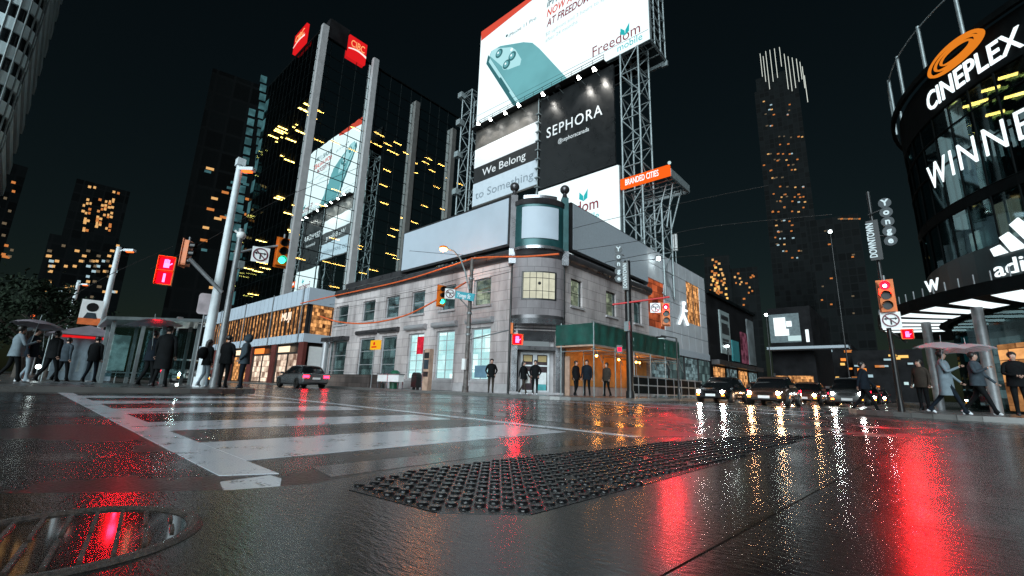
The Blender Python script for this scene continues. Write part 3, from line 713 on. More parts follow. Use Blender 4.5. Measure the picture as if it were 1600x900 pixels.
for j in range(5): v = SY+.3+j*2.2; f.box(PX-.12,PX+.06,v-.06,v+.06,5.05,8.05)
f = f.build('window', M['darkframe'], pd); MB().quad((PX+.0,SY+.3,5.06),(PX+.0,PE-1,5.06),(PX+.0,PE-1,8.04),(PX+.0,SY+.3,8.04)).build('pane', M['shop_warm'], f)
for k in range(6):                # ground floor shop fronts between piers
    x1 = PX-.8-k*7.0; x0 = x1-5.6
    f = MB(); f.box(x0-.1,x0,SY-.1,SY+.12,.1,4.2); f.box(x1,x1+.1,SY-.1,SY+.12,.1,4.2); f.box(x0,x1,SY-.1,SY+.12,3.1,3.25); f.box((x0+x1)/2-.05,(x0+x1)/2+.05,SY-.05,SY+.12,.1,3.1); f = f.build('shop_window', M['darkframe'], pd)
    MB().quad((x0,SY+.08,.2),(x1,SY+.08,.2),(x1,SY+.08,3.08),(x0,SY+.08,3.08)).build('pane', M['shop_pale'] if k in (0,1,3) else M['shop_warm'], f)
    MB().box(x0+.6,x0+3.4,SY-.2,SY-.12,3.3,3.9).build('shop_sign', glow('shop_sign_glow', (1,.75,.5) if k % 2 == 0 else (1,.25,.05), 1.4), f)
    MB().box(x1+.1,x1+1.3,SY-.25,SY+.1,.1,4.2).build('pier', paint('red_brown_pier', (.12,.03,.025), .5), pd)
lettering('MUJI', 'shop_lettering', glow('muji_letters', (1,.80,.62), 1.3), pd, plane_fn(ony(440,502,SY-.12), X, Z, SOUTH), .85, 2.4, offset=0)
lettering('MUJI', 'shop_lettering', glow('muji_letters', (1,.80,.62), 1.3), pd, plane_fn(ony(294,541,SY-.12), X, Z, SOUTH), .85, 2.4, offset=0)
for x in (-46,-54,-63,-73): MB().box(x-.12,x+.12,SY-.36,SY-.31,4.2,9.9).build('downpipe', M['greypole'], pd)
# poster board on the flank
MB().box(PX+.31,PX+.36,SY+.4,SY+2.6,.6,3.8).build('flank_poster', M['white'], pd)

# ================================================================ GLASS BANK TOWER (red signs)
XC = -55.9
ct = thing('bank_tower', 'dark glass office tower with pale columns and red lit roof signs mirroring a billboard', 'tower', (-60,30,0))
c1, c2, c3 = onx(440,458,XC), onx(540,446,XC), onx(622,426,XC)
cy1, cy2, cy3 = c1.y, c2.y, c3.y; dy = (cy3-cy1)/2
ct1, ct2, ct3 = onx(510,45,XC).z, onx(585,95,XC).z, onx(655,165,XC).z
TOP = (ct1+ct2)/2-1.0; S0 = cy1-.2; NEND = 52.0; WEST = -74.0
ZB = 9.7
FL = 3.55; nf = int((TOP-ZB)/FL)
MB().box(WEST+2,XC-7,S0+6,NEND-1,ZB,TOP-.3).build('core', M['dark'], ct)
MB().box(WEST,XC,S0,NEND,TOP-.3,TOP+.2).build('roof', M['dark'], ct)
for k in range(nf):
    z = ZB+FL*(k+1); MB().box(WEST+.1,XC-.12,S0+.12,NEND-.1,z-.32,z).build('floor_slab', M['dark'], ct)
MB().quad((XC,S0,ZB),(XC,NEND,ZB),(XC,NEND,TOP),(XC,S0,TOP)).build('glass_wall', M['mirror'], ct)
MB().quad((WEST,S0,ZB),(XC,S0,ZB),(XC,S0,TOP),(WEST,S0,TOP)).build('glass_wall', M['tower_glass'], ct)
MB().quad((WEST,NEND,ZB),(WEST,S0,ZB),(WEST,S0,TOP),(WEST,NEND,TOP)).build('glass_wall', M['tower_glass'], ct)
mb = MB()
for k in range(nf*2+1):
    z = ZB+FL/2*k; t = .035 if k % 2 else .07; mb.box(XC+.002,XC+.06,S0,NEND,z-t/2,z+t/2); mb.box(WEST,XC,S0-.06,S0-.002,z-t/2,z+t/2)
y = S0
while y < NEND: mb.box(XC+.002,XC+.062,y-.022,y+.022,ZB,TOP); y += 1.95
x = XC-1.5
while x > WEST: mb.box(x-.03,x+.03,S0-.062,S0-.002,ZB,TOP); x -= 1.5
mb.build('mullion_grid', M['dark'], ct)
for yy, tz in ((cy1,ct1),(cy2,ct2),(cy3,ct3),(cy3+dy,ct3-1)):
    MB().box(XC+.07,XC+.75,yy-.05,yy+.80,0.1,tz).build('column', M['column'] if yy < cy2+1 else M['column_shaded'], ct)
# warm ceiling lamps of the offices
k = 0
for i in range(96):
    fl = random.choice([0,1,1,2,2,3,3,4,4,5,6,6,7,8,9,10,11]); fl = min(fl, nf-3); z = ZB+FL*(fl+1)-.37
    if i < 66: yy = random.uniform(S0+.8,NEND-1.5); xx = XC-random.choice((.9,2.4,3.9))
    else: yy = S0+random.choice((.9,2.4)); xx = random.uniform(WEST+1,XC-1)
    run = random.choice((1,1,1,2)); mb = MB()
    mb.box(xx-.14,xx+.14,yy-.7,yy+.7,z-.05,z); mb.build('ceiling_lamp', M['ceil_lamp'], ct)
# west corner bay on the south front: glass cells with teal reflections painted in
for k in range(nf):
    z = ZB+FL*k; MB().box(WEST+.2,WEST+1.5,S0-.10,S0-.065,z+1.2,z+FL-.4).build('glass_cell', M['cell_reflection'], ct)
def red_sign(O, U, N, w, h):
    O, U, N = Vector(O), Vector(U), Vector(N)
    s = MB().obox(O+U*(w/2)+Z*(h/2), U, Z, N, w, h, .4).build('roof_sign', M['sign_red'], ct)
    lettering('CIBC', 'sign_letters', M['sign_gold'], s, plane_fn(O+U*(w*.12)+Z*(h*.50), U, Z, N, .22), h*.32, w*.76, offset=.004)
    mb = MB(); n = 12
    for i in range(n):
        t0, t1 = i/n, (i+1)/n
        q = lambda t: O+U*(w*t)+Z*(h*(.26+.14*math.sin(math.pi*(t*.8+.1))))+N*.22
        th = lambda t: Z*(h*(.05+.05*t))
        mb.add([q(t0),q(t1),q(t1)+th(t1),q(t0)+th(t0),q(t0)+N*.02,q(t1)+N*.02,q(t1)+th(t1)+N*.02,q(t0)+th(t0)+N*.02],[(4,5,6,7),(0,1,5,4),(2,3,7,6)])
    mb.build('sign_swoosh', glow('swoosh', (1,.75,.7), 1.1), s)
a, b = onx(543,85,XC+.5), onx(571,97,XC+.5); ztop = onx(545,52,XC+.5).z
red_sign((XC+.3,a.y,a.z), Y, X, b.y-a.y, ztop-a.z)
a, b = ony(459,86,S0-.3), ony(477,68,S0-.3); ztop = ony(460,62,S0-.3).z
red_sign((a.x,S0-.3,a.z), X, SOUTH, max(2.6,b.x-a.x), max(3.0,ztop-a.z))
mb = MB(); mb.box(XC-5,XC-1,cy1+1.5,cy1+4.5,TOP+.2,TOP+4.2); mb.build('roof_house', M['darkwall'], ct)
# ================================================================ BILLBOARD TOWER
BY = 36.0
bt = thing('billboard_tower', 'steel lattice tower carrying the stack of lit billboards behind the stone building', 'tower', (-28,38,0))
bl, br_, tl = ony(744,197,BY), ony(1014,62,BY), ony(752,50,BY)
SX0, SX1, SZ0, SZ1 = bl.x, br_.x, (bl.z+br_.z)/2, tl.z
DEP = 4.2
def truss(name, x0, x1, y0, y1, z0, z1, step, r=.085, mat=None, parent=bt):
    mb = MB(); cs = [(x0,y0),(x1,y0),(x1,y1),(x0,y1)]
    for c in cs: mb.tube([(*c,z0),(*c,z1)], r*1.25, 6)
    z = z0; k = 0
    while z < z1-.1:
        zz = min(z1, z+step)
        for i in range(4):
            a, b = cs[i], cs[(i+1)%4]
            mb.tube([(*a,zz),(*b,zz)], r*.8, 5); mb.tube([(*(a if k%2 else b),z),(*(b if k%2 else a),zz)], r*.7, 5)
        z = zz; k += 1
    return mb.build(name, mat or M['steel'], parent)
ROOF = 8.62
rx0, rx1 = ony(968,200,BY).x, ony(968,200,BY).x+2.0
truss('right_mast', rx0+.15, rx0+2.1, BY+.2, BY+2.6, ROOF, SZ0+1, 2.6)
lx = ony(722,150,BY).x
truss('left_mast', lx, lx+1.9, BY+.2, BY+2.4, ROOF, ony(722,147,BY).z, 2.9)
truss('centre_mast', -30, -28.5, BY+.8, BY+2.8, ROOF, SZ0, 3.2)
mb = MB()      # platform lattice under and behind the big screen
for z in (SZ0+.1,):
    for k in range(9): x = SX0+(SX1-SX0)*k/8; mb.tube([(x,BY+.2,z),(x,BY+DEP,z)], .07, 5)
    for yy in (BY+.35,BY+1.5,BY+2.8,BY+DEP): mb.tube([(SX0,yy,z-.05),(SX1,yy,z-.05)], .08, 5)
for k in range(7):      # side lattice at the east end
    z = SZ0+(SZ1-SZ0)*k/6; mb.tube([(SX1-.1,BY+.2,z),(SX1-.1,BY+DEP,z)], .07, 5)
    if k < 6: zn = SZ0+(SZ1-SZ0)*(k+1)/6; mb.tube([(SX1-.1,BY+.2,z),(SX1-.1,BY+DEP,zn)], .06, 5); mb.tube([(SX1-.1,BY+DEP,z),(SX1-.1,BY+.2,zn)], .06, 5)
for yy in (BY+1.6,BY+3,BY+DEP): mb.tube([(SX1-.1,yy,SZ0),(SX1-.1,yy,SZ1)], .09, 6)
mb.build('platform_lattice', M['steel'], bt)
MB().box(SX0+.3,SX1-.2,BY+DEP,BY+DEP+.3,SZ0+.05,SZ1).build('rear_wall', M['dark'], bt)
mb = MB(); mb.box(SX1-.5,SX1+.1,BY+DEP-.1,BY+DEP+.15,SZ0-.5,SZ0+.1); mb.box(SX1-3.5,SX1,BY+DEP-.12,BY+DEP+.12,SZ0-.35,SZ0-.05); mb.build('platform_edge', M['steel'], bt)
mb = MB()       # catwalk rail with brackets between the two poster panels
gx = ony(843,230,BY).x
for k in range(9): z = ony(841,295,BY).z+k*1.15; mb.box(gx-.28,gx+.22,BY-.5,BY-.1,z,z+.12)
mb.tube([(gx,BY-.3,ROOF+6),(gx,BY-.3,SZ0)], .06, 6); mb.build('ladder', M['steel'], bt)
mb = MB()
for px, py in ((722,150),(719,192),(716,242),(713,300)):
    p = ony(px, py, BY); mb.box(p.x-.45,p.x+.35,BY-.4,BY+.5,p.z-.4,p.z+.4)
mb.build('lamp_box_row', M['steel'], bt)

class Panel:
    """a flat sign facing along N with its lower left corner at O"""
    def __init__(s, obj_, O, U, V, N, w, h): s.o, s.O, s.U, s.V, s.N, s.w, s.h = obj_, Vector(O), Vector(U), Vector(V), Vector(N), w, h
    def pt(s, x, y, k=1): return s.O+s.U*x+s.V*y+s.N*(.012*k)
    def poly(s, pts, name, mat, k=1, parent=None):
        # clip to the sign
        def clip(ps, f):
            out = []
            for i in range(len(ps)):
                a, b = ps[i], ps[(i+1)%len(ps)]; fa, fb = f(a), f(b)
                if fa >= 0: out.append(a)
                if fa*fb < 0: t = fa/(fa-fb); out.append((a[0]+(b[0]-a[0])*t, a[1]+(b[1]-a[1])*t))
            return out
        for f in (lambda p: p[0], lambda p: s.w-p[0], lambda p: p[1], lambda p: s.h-p[1]):
            pts = clip(pts, f)
            if len(pts) < 3: return None
        area = sum(pts[i][0]*pts[(i+1)%len(pts)][1]-pts[(i+1)%len(pts)][0]*pts[i][1] for i in range(len(pts)))
        if area < 0: pts = pts[::-1]
        mb = MB(); mb.slab([s.pt(*p, k-.6) for p in pts], s.N, .006); return mb.build(name, mat, parent or s.o)
    def text(s, t, x, y, cap, mat, width=None, k=2, **kw):
        return lettering(t, kw.pop('name', 'sign_text'), mat, s.o, plane_fn(s.pt(x,y,k), s.U, s.V, s.N, 0), cap, width, ext=.004, **kw)
def rrect(cx, cy_, w, h, r, ang, n=6):
    pts = []
    for sx, sy, a0 in ((1,1,0),(-1,1,90),(-1,-1,180),(1,-1,270)):
        for i in range(n+1):
            a = R(a0+90*i/n); pts.append((sx*(w/2-r)+r*math.cos(a), sy*(h/2-r)+r*math.sin(a)))
    c, q = math.cos(R(ang)), math.sin(R(ang))
    return [(cx+x*c-y*q, cy_+x*q+y*c) for x, y in pts]
def circ(cx, cy_, r, n=20): return [(cx+r*math.cos(2*math.pi*i/n), cy_+r*math.sin(2*math.pi*i/n)) for i in range(n)]

W_, H_ = SX1-SX0, SZ1-SZ0
sc = thing('billboard_screen', 'huge bright white digital billboard showing a teal phone with three camera lenses', 'billboard', (SX0,BY,SZ0))
MB().box(SX0,SX1,BY,BY+.18,SZ0,SZ1).build('screen_face', M['screen'], sc)
MB().box(SX0-.05,SX1+.05,BY+.185,BY+.6,SZ0-.05,SZ1+.05).build('screen_housing', M['steel'], sc)
P = Panel(sc, (SX0,BY,SZ0), X, Z, SOUTH, W_, H_)
def uv(px, py): p = ony(px, py, BY); return (p.x-SX0, p.z-SZ0)
P.poly([uv(752,50),uv(752,64),uv(832,0),uv(850,-60),(uv(752,50)[0]+9,H_),(0,H_)], 'red_corner', M['screen_red'])
P.poly([(0,uv(744,183)[1]),(W_,uv(1013,47)[1]),(W_,uv(1013,47)[1]+.05),(0,uv(744,183)[1]+.05)], 'screen_seam', M['screen_ink'], 6)
# phone
ph = [uv(762,95),uv(768,80),uv(782,72),uv(818,66),uv(832,67),uv(843,76),uv(893,130),uv(886,142),uv(816,170),uv(806,165)]
P.poly(ph, 'phone_back', M['phone'], 2)
P.poly([uv(760,100),uv(763,86),uv(817,166),uv(802,165)], 'phone_edge', M['phone_lo'], 3)
P.poly([uv(764,97),uv(766,91),uv(815,164),uv(809,164)], 'phone_edge', M['phone_hi'], 4)
P.poly([uv(781,122),uv(783,121),uv(797,143),uv(795,146)], 'phone_button', M['phone_lo'], 5)
a = uv(778,82); b = uv(812,97)
P.poly([uv(766,88),uv(769,80),uv(776,76),uv(800,74),uv(806,78),uv(815,93),uv(813,102),uv(794,109),uv(788,107)], 'camera_plate', M['phone_hi'], 5)
for q, (px, py) in enumerate(((780.5,84),(801,88),(792,101))):
    u0 = uv(px, py); P.poly(circ(*u0, .74), 'camera_ring', M['phone_hi'], 6); P.poly(circ(*u0, .66), 'camera_ring', M['phone_lo'], 7); P.poly(circ(u0[0]-.08,u0[1]+.06,.42), 'camera_lens', M['phone'], 8); P.poly(circ(u0[0]-.16,u0[1]+.16,.15), 'camera_glint', M['screen'], 9)
P.poly(circ(*uv(800,78),.22), 'camera_flash', M['screen'], 7)
def put(t, p0, p1, cap, mat, shear=0, off=.0, k=2):
    a, b = uv(*p0), uv(*p1); return P.text(t, a[0], (a[1]+b[1])/2, cap, mat, width=b[0]-a[0], k=k, shear=shear, offset=off)
put('iPhone 11 Pro', (795,57), (838,32), .5, M['screen_ink'])
u0 = uv(792,57); P.poly(circ(u0[0],u0[1]+.1,.2), 'maker_mark', M['screen_ink'], 2)
cap = 1.0
r1, r2, r3 = uv(854,43), uv(856,24), uv(855,17)
P.text('AT FREEDOM', r1[0], r1[1], cap, M['screen_dkred'], width=6.1, shear=.25, offset=.02)
P.text('NOW AVAILABLE', r1[0], r1[1]+1.45, cap, M['screen_red'], width=8.2, shear=.25, offset=.02)
P.text('iPHONE 11 PRO', r1[0], r1[1]+2.9, cap, M['screen_ink'], width=7.8, shear=.25, offset=.02)
P.text('$0 upfront and 3 hours to spend', r1[0]-.1, r1[1]-1.25, .5, M['screen_grey'], width=9.2)
P.text('after 24 months', r1[0]-.1, r1[1]-2.1, .5, M['screen_grey'], width=4.6)
fr0, fr1 = uv(926,90), uv(1001,62)
P.text('Freedom', fr0[0], fr0[1], 1.25, M['screen_dkred'], width=fr1[0]-fr0[0], offset=.0)
P.text('mobile', uv(965,81)[0], fr0[1]-.95, .78, M['screen_teal'], width=2.75)
def butterfly(P, x, y, s, mat):
    P.poly([(x,y),(x-.55*s,y+.35*s),(x-.5*s,y+1.1*s),(x-.05*s,y+.6*s)], 'emblem_wing', mat, 3)
    P.poly([(x,y),(x+.45*s,y+.25*s),(x+.5*s,y+1.25*s),(x+.03*s,y+.6*s)], 'emblem_wing', mat, 3)
butterfly(P, uv(977,55)[0], uv(977,55)[1], 1.0, M['screen_teal'])

# posters under the screen (printed boards lit by lamps)
def poster_board(name, label, p_tl, p_br, mat, framed=True):
    a, b = ony(*p_tl, BY), ony(*p_br, BY); t = thing(name, label, 'billboard', (a.x,BY,b.z))
    MB().box(a.x,b.x,BY-.1,BY+.15,b.z,a.z).build('board', mat, t)
    return t, Panel(t, (a.x,BY-.1,b.z), X, Z, SOUTH, b.x-a.x, a.z-b.z)
m_blackposter = paint('black_poster', (.012,.013,.014), .3, 0, .2, 1)
m_greyposter = paint('dark_brown_poster', (.07,.065,.06), .4, 0, .3, 1)
t1, Q = poster_board('poster_board', 'poster of white and black bands reading We Belong to Something', (745,205), (840,291), m_greyposter)
ink = paint('poster_ink', (.02,.021,.022), .4); whitep = paint('poster_white', (.72,.72,.73), .4, 0, .05); bluep = paint('poster_pale_blue', (.52,.58,.64), .4, 0, .05)
Q.poly([(0,Q.h*.02),(Q.w,Q.h*.02),(Q.w,Q.h*.30),(0,Q.h*.30)], 'white_band', bluep, 1)
Q.poly([(0,Q.h*.30),(Q.w,Q.h*.30),(Q.w,Q.h*.50),(0,Q.h*.50)], 'black_band', ink, 1)
Q.poly([(0,Q.h*.50),(Q.w,Q.h*.50),(Q.w,Q.h*.74),(0,Q.h*.74)], 'white_band', whitep, 1)
Q.text('We Belong', Q.w*.15, Q.h*.36, 1.0, whitep, width=Q.w*.68)
Q.text('to Something', Q.w*.05, Q.h*.10, 1.05, paint('poster_grey_ink', (.22,.26,.30), .4), width=Q.w*.90)
t2, Q = poster_board('poster_board', 'black poster with widely spaced white capital letters under the big screen', (846,158), (962,256), m_blackposter)
Q.text('SEPHORA', Q.w*.10, Q.h*.53, 1.25, whitep, width=Q.w*.76, spacing=1.15, offset=.005)
Q.text('@sephoracanada', Q.w*.27, Q.h*.42, .5, whitep, width=Q.w*.42)
Q.w = Q.w
a, b = ony(842,301,BY), ony(966,358,BY)
t3 = thing('billboard_screen', 'smaller bright white screen with red and teal lettering behind the turret', 'billboard', (a.x,BY,b.z))
fa, fb = ony(966,258,BY), ony(842,300,BY)
MB().box(fb.x,fa.x,BY-.1,BY+.1,b.z-1.5,(fa.z+fb.z)/2).build('screen_face', M['screen'], t3)
MB().box(fb.x-.06,fa.x+.06,BY+.105,BY+.5,b.z-1.6,(fa.z+fb.z)/2+.06).build('screen_housing', M['steel'], t3)
Q = Panel(t3, (fb.x,BY-.1,b.z-1.5), X, Z, SOUTH, fa.x-fb.x, (fa.z+fb.z)/2-b.z+1.5)
q0 = lambda px, py: (ony(px,py,BY).x-fb.x, ony(px,py,BY).z-(b.z-1.5))
e = q0(936,325); s_ = q0(936,325)
Q.text('Freedom', e[0]-5.4, e[1], 1.2, M['screen_dkred'], width=5.4, offset=.01)
Q.text('mobile', e[0]-2.6, e[1]-1.15, .8, M['screen_teal'], width=2.65)
u0 = q0(913,315); butterfly(Q, u0[0], u0[1], 1.0, M['screen_teal'])
# floodlights along the catwalk under the screen
for i, (px, py) in enumerate(((748,194),(767,187),(790,177),(811,165),(849,148),(905,122),(929,109),(872,137))):
    p = ony(px, py, BY-1.1)
    t = thing('floodlight', 'small floodlight on the catwalk below the big bright screen', 'floodlight', (p.x,BY-1.1,p.z), 'floodlights below the big screen')
    mb = MB(); mb.box(p.x-.25,p.x+.25,BY-1.25,BY-.95,p.z-.05,p.z+.25); mb.build('lamp_housing', M['black'], t)
    if i != 7: MB().quad((p.x-.2,BY-1.2,p.z-.07),(p.x-.2,BY-.98,p.z-.07),(p.x+.2,BY-.98,p.z-.07),(p.x+.2,BY-1.2,p.z-.07)).build('lamp_lens', M['flood'], t); MB().ball((p.x,BY-1.27,p.z+.05),.15,8).build('lamp_bulb', M['flood'], t)
    MB().tube([(p.x,BY-1.0,p.z),(p.x,BY,p.z-.15)], .04, 5).build('arm', M['steel'], t)
    # the light it throws down on the poster
    if i != 7:
        ld = bpy.data.lights.new('floodlight_beam', 'SPOT'); lo = bpy.data.objects.new('floodlight_beam', ld); COL.objects.link(lo)
        ld.energy = 520; ld.color = (1,.97,.9); ld.spot_size = R(85); ld.spot_blend = .9; ld.shadow_soft_size = .15
        lo.location = (p.x,BY-1.35,p.z-.25); lo.rotation_euler = (Vector((0,-.75,2.2))).to_track_quat('Z','Y').to_euler()
# catwalk between screen and posters
cwk = thing('catwalk', 'thin dark catwalk with rail running under the big screen', 'catwalk', (SX0,BY-.6,SZ0-.7))
mb = MB(); mb.box(SX0,SX1-4.5,BY-1.0,BY-.15,SZ0-.75,SZ0-.65); mb.build('deck', M['black'], cwk)
mb = MB(); mb.tube([(SX0,BY-.95,SZ0-.1),(SX1-4.5,BY-.95,SZ0-.1)], .03, 5); mb.tube([(SX0,BY-.95,SZ0-.4),(SX1-4.5,BY-.95,SZ0-.4)], .025, 5)
for k in range(16): x = SX0+(SX1-4.5-SX0)*k/15; mb.tube([(x,BY-.95,SZ0-.7),(x,BY-.95,SZ0-.1)], .025, 5)
mb.build('rail', M['black'], cwk)
# orange name sign on its bracket frame
a, b = ony(970,293,BY), ony(1047,277,BY); top = ony(971,279,BY).z
os_ = thing('orange_sign', 'orange lit sign board with white capitals on a steel bracket frame', 'sign', (a.x,BY,a.z))
zs0 = (a.z+b.z)/2; hs = 1.0
MB().box(a.x,b.x,BY-.1,BY+.2,zs0,zs0+hs).build('sign_face', M['sign_orange'], os_)
lettering('BRANDED CITIES', 'sign_text', M['letter'], os_, plane_fn((a.x+.55,BY-.1,zs0+.22), X, Z, SOUTH), .58, (b.x-a.x)*.68, offset=0)
mb = MB(); yb = BY+4.6
mb.box(b.x-.15,b.x+.05,BY+.21,yb,zs0,zs0+.75); mb.box(a.x,b.x,yb-.1,yb+.1,zs0-.05,zs0+.25)
for k in range(1,5): yy = BY+.2+(yb-BY)*k/5; mb.tube([(a.x,yy,zs0+.1),(b.x,yy,zs0+.1)], .07, 5)
for k in range(4): x = a.x+(b.x-a.x)*(k+.5)/4; mb.tube([(x,BY+.2,zs0+.1),(x,yb,zs0+.1)], .06, 5)
mb.build('sign_frame', M['steel'], os_)
mx = ony(1003,330,BY).x
truss('sign_mast', mx-.4, mx+1.6, BY+.6, BY+2.6, ROOF, zs0-2.2, 2.2, .075, parent=os_)
mb = MB()
for x0, x1 in ((mx-.4,a.x+.3),(mx+1.6,b.x-.4),(mx+.4,b.x-1)): mb.tube([(x0,BY+1.6,zs0-4.2),(x1,BY+1.6,zs0+.05)], .08, 6); mb.tube([(x0,BY+2.6,zs0-4.2),(x1,BY+3.6,zs0+.05)], .08, 6)
mb.build('brace', M['steel'], os_)
MB().ball((b.x,BY,zs0+1.2), .16, 8).build('corner_lamp', M['glow_cool'], os_)

# ================================================================ WHITE GLASS BUILDING ON THE SIDE STREET
gb = thing('white_glass_building', 'white glass panel shop building beyond the stone building with a lit figure emblem', 'building', (-20,40,0))
GY0, GY1, GZ = 33.25, 47.3, 12.35
MB().box(-40,EX-.3,GY0,GY1,.1,GZ).build('core', M['black'], gb)
mb = MB(); cells = []
for j in range(6):
    for i in range(8):
        y0 = GY0+(GY1-GY0)*i/8; y1 = GY0+(GY1-GY0)*(i+1)/8; z0 = 4.3+(GZ-4.3)*j/6; z1 = 4.3+(GZ-4.3)*(j+1)/6
        if i in (0,1) and j in (1,2,3): continue
        if i in (5,6) and j in (2,3,4): continue
        mb.box(EX-.28,EX-.2,y0+.02,y1-.02,z0+.02,z1-.02)
mb.build('glass_panel_field', M['panel_glass'], gb)
zz = lambda j: 4.3+(GZ-4.3)*j/6; yy_ = lambda i: GY0+(GY1-GY0)*i/8
f = MB().box(EX-.26,EX-.2,yy_(0)+.05,yy_(0)+.12,zz(1),zz(4)).build('window', M['darkframe'], gb); MB().quad((EX-.27,yy_(0),zz(1)),(EX-.27,yy_(2),zz(1)),(EX-.27,yy_(2),zz(4)),(EX-.27,yy_(0),zz(4))).build('pane', m_interior('red_lit_room', (.75,.16,.06), (.05,.012,.01), .6, .7, 1), f)
f = MB().box(EX-.26,EX-.2,yy_(6)-.03,yy_(6)+.03,zz(2),zz(5)).build('window', M['darkframe'], gb); MB().quad((EX-.27,yy_(5),zz(2)),(EX-.27,yy_(7),zz(2)),(EX-.27,yy_(7),zz(5)),(EX-.27,yy_(5),zz(5))).build('pane', M['shop_warm'], f)
MB().box(EX-.25,EX-.1,GY0,GY1,3.7,4.3).build('band', M['greypanel'], gb)
for k in range(4):
    y0 = GY0+.5+k*3.5; f = MB().box(EX-.3,EX-.2,y0-.1,y0,.1,3.7).build('shop_window', M['darkframe'], gb); MB().quad((EX-.27,y0,.1),(EX-.27,y0+3.2,.1),(EX-.27,y0+3.2,3.6),(EX-.27,y0,3.6)).build('pane', M['win_dark'] if k % 2 else M['win_cool'], f)
MB().box(EX-.3,EX-.1,GY0-.12,GY0+.0,.1,GZ).build('corner_post', M['whitepanel'], gb)
def onE(px, py): p = onx(px, py, EX-.1); return Vector((EX-.1, p.y, p.z))
mb = MB()
for pts in (((1068.5,476),(1067.5,490)),((1067.5,490),(1061.5,506)),((1067.5,490),(1075,508)),((1068,484),(1073,486))):
    mb.tube([onE(*pts[0]), onE(*pts[1])], .12, 6)
mb.ball(onE(1068.5,474), .22, 8); mb.build('figure_emblem', M['letter'], gb)
p = onE(1019,406); pl = thing('wall_lamp', 'very bright white lamp at the top edge of the white glass building', 'lamp', tuple(p))
MB().ball(p+X*.55, .16, 10).build('lamp_lens', M['led'], pl); MB().tube([p, p+X*.55], .05, 6).build('arm', M['steel'], pl); MB().box(p.x+.4,p.x+.75,p.y-.2,p.y+.2,p.z+.15,p.z+.24).build('lamp_housing', M['black'], pl)
an = thing('antenna', 'white panel antenna on a short mast on the roof edge', 'antenna', (-18,44,GZ))
q = ony(1055,378,44); MB().tube([(q.x,44,GZ),(q.x,44,q.z)], .06, 6).build('mast', M['steel'], an); MB().box(q.x-.28,q.x-.08,43.8,44,q.z-1.0,q.z+.8).build('antenna_panel', M['white'], an); MB().box(q.x+.04,q.x+.24,43.8,44,q.z-1.0,q.z+.8).build('antenna_panel', M['white'], an)

# ================================================================ FURTHER BUILDINGS ALONG THE SIDE STREET
sb = thing('dark_shop_building', 'dark shop building with a pale poster board hung on its front', 'building', (-20,55,0))
z0, z1 = onx(1112,466,EX).z, 11.2
MB().box(-40,EX-.2,47.6,66,.1,z1).build('wall', M['darkwall'], sb)
MB().box(EX-.2,EX+.1,47.6,66,z1-.35,z1).build('cornice', M['dark'], sb)
MB().box(EX-.2,EX+.6,48,65.6,3.4,3.9).build('awning', M['cornice'], sb)
pb = MB().box(EX-.19,EX-.05,51.2,54.6,4.8,9.6).build('poster', paint('pale_poster', (.24,.29,.29), .5, 0, .1, 2), sb)
for k, (z, h) in enumerate(((8.6,.5),(7.9,.3),(7.0,.9),(6.2,.25),(5.6,.5))): MB().box(EX-.045,EX-.03,51.6,54.2-.4*(k%2),z,z+h).build('poster_block', ink, pb)
MB().box(EX-.19,EX-.03,55,57.6,4.2,6.6).build('poster', paint('teal_poster_board', (.03,.20,.22), .5), sb)
mb = MB().box(EX-.19,EX-.03,59,61.5,4.2,8).build('poster', glow('magenta_poster', (.28,.09,.14), .5, .8, 1.5), sb)
mb = MB().box(EX-.19,EX-.03,62,65,4.2,10).build('poster', paint('grey_figure_poster', (.10,.115,.12), .5, 0, .6, .6), sb)
for k in range(4):
    f = MB().box(EX-.19,EX-.12,48.3+k*4.4,52+k*4.4,3.2,3.35).build('shop_window', M['darkframe'], sb); MB().quad((EX-.17,48.3+k*4.4,.3),(EX-.17,52+k*4.4,.3),(EX-.17,52+k*4.4,3.2),(EX-.17,48.3+k*4.4,3.2)).build('pane', M['shop_warm'] if k % 2 == 0 else M['win_cool'], f)
ms = thing('media_building', 'far dark corner building with bright white display screens', 'building', (-18,80,0))
ya = 82.0; a, b = ony(1200,492,ya), ony(1266,545,ya)
MB().box(a.x,b.x+.5,ya,ya+20,.1,a.z+1).build('wall', M['darkwall'], ms)
for p0, p1, mt in (((1208,497),(1228,514),'letter'),((1228,502),(1237,510),'letter'),((1210,515),(1233,524),'letter'),((1231,525),(1252,532),'glow_cool'),((1258,515),(1265,534),'letter')):
    c, d = ony(*p0, ya-.2), ony(*p1, ya-.2); MB().box(c.x,d.x,ya-.25,ya-.02,d.z,c.z).build('display_screen', M[mt], ms)
c, d = ony(1200,492,ya-.2), ony(1252,534,ya-.2); MB().box(c.x,d.x,ya-.019,ya-.01,d.z,c.z).build('display_frame', paint('blue_grey_panel', (.10,.13,.14), .4), ms)
c = ony(1250,545,ya-2); MB().box(a.x,c.x+6,ya-3,ya-.3,c.z-.1,c.z+.3).build('canopy', M['greypanel'], ms)
f = MB().box(a.x,a.x+.3,ya-.2,ya-.01,.1,4).build('shop_window', M['darkframe'], ms); MB().quad((a.x+.3,ya-.06,.3),(b.x,ya-.06,.3),(b.x,ya-.06,3.6),(a.x+.3,ya-.06,3.6)).build('pane', M['shop_warm'], f)
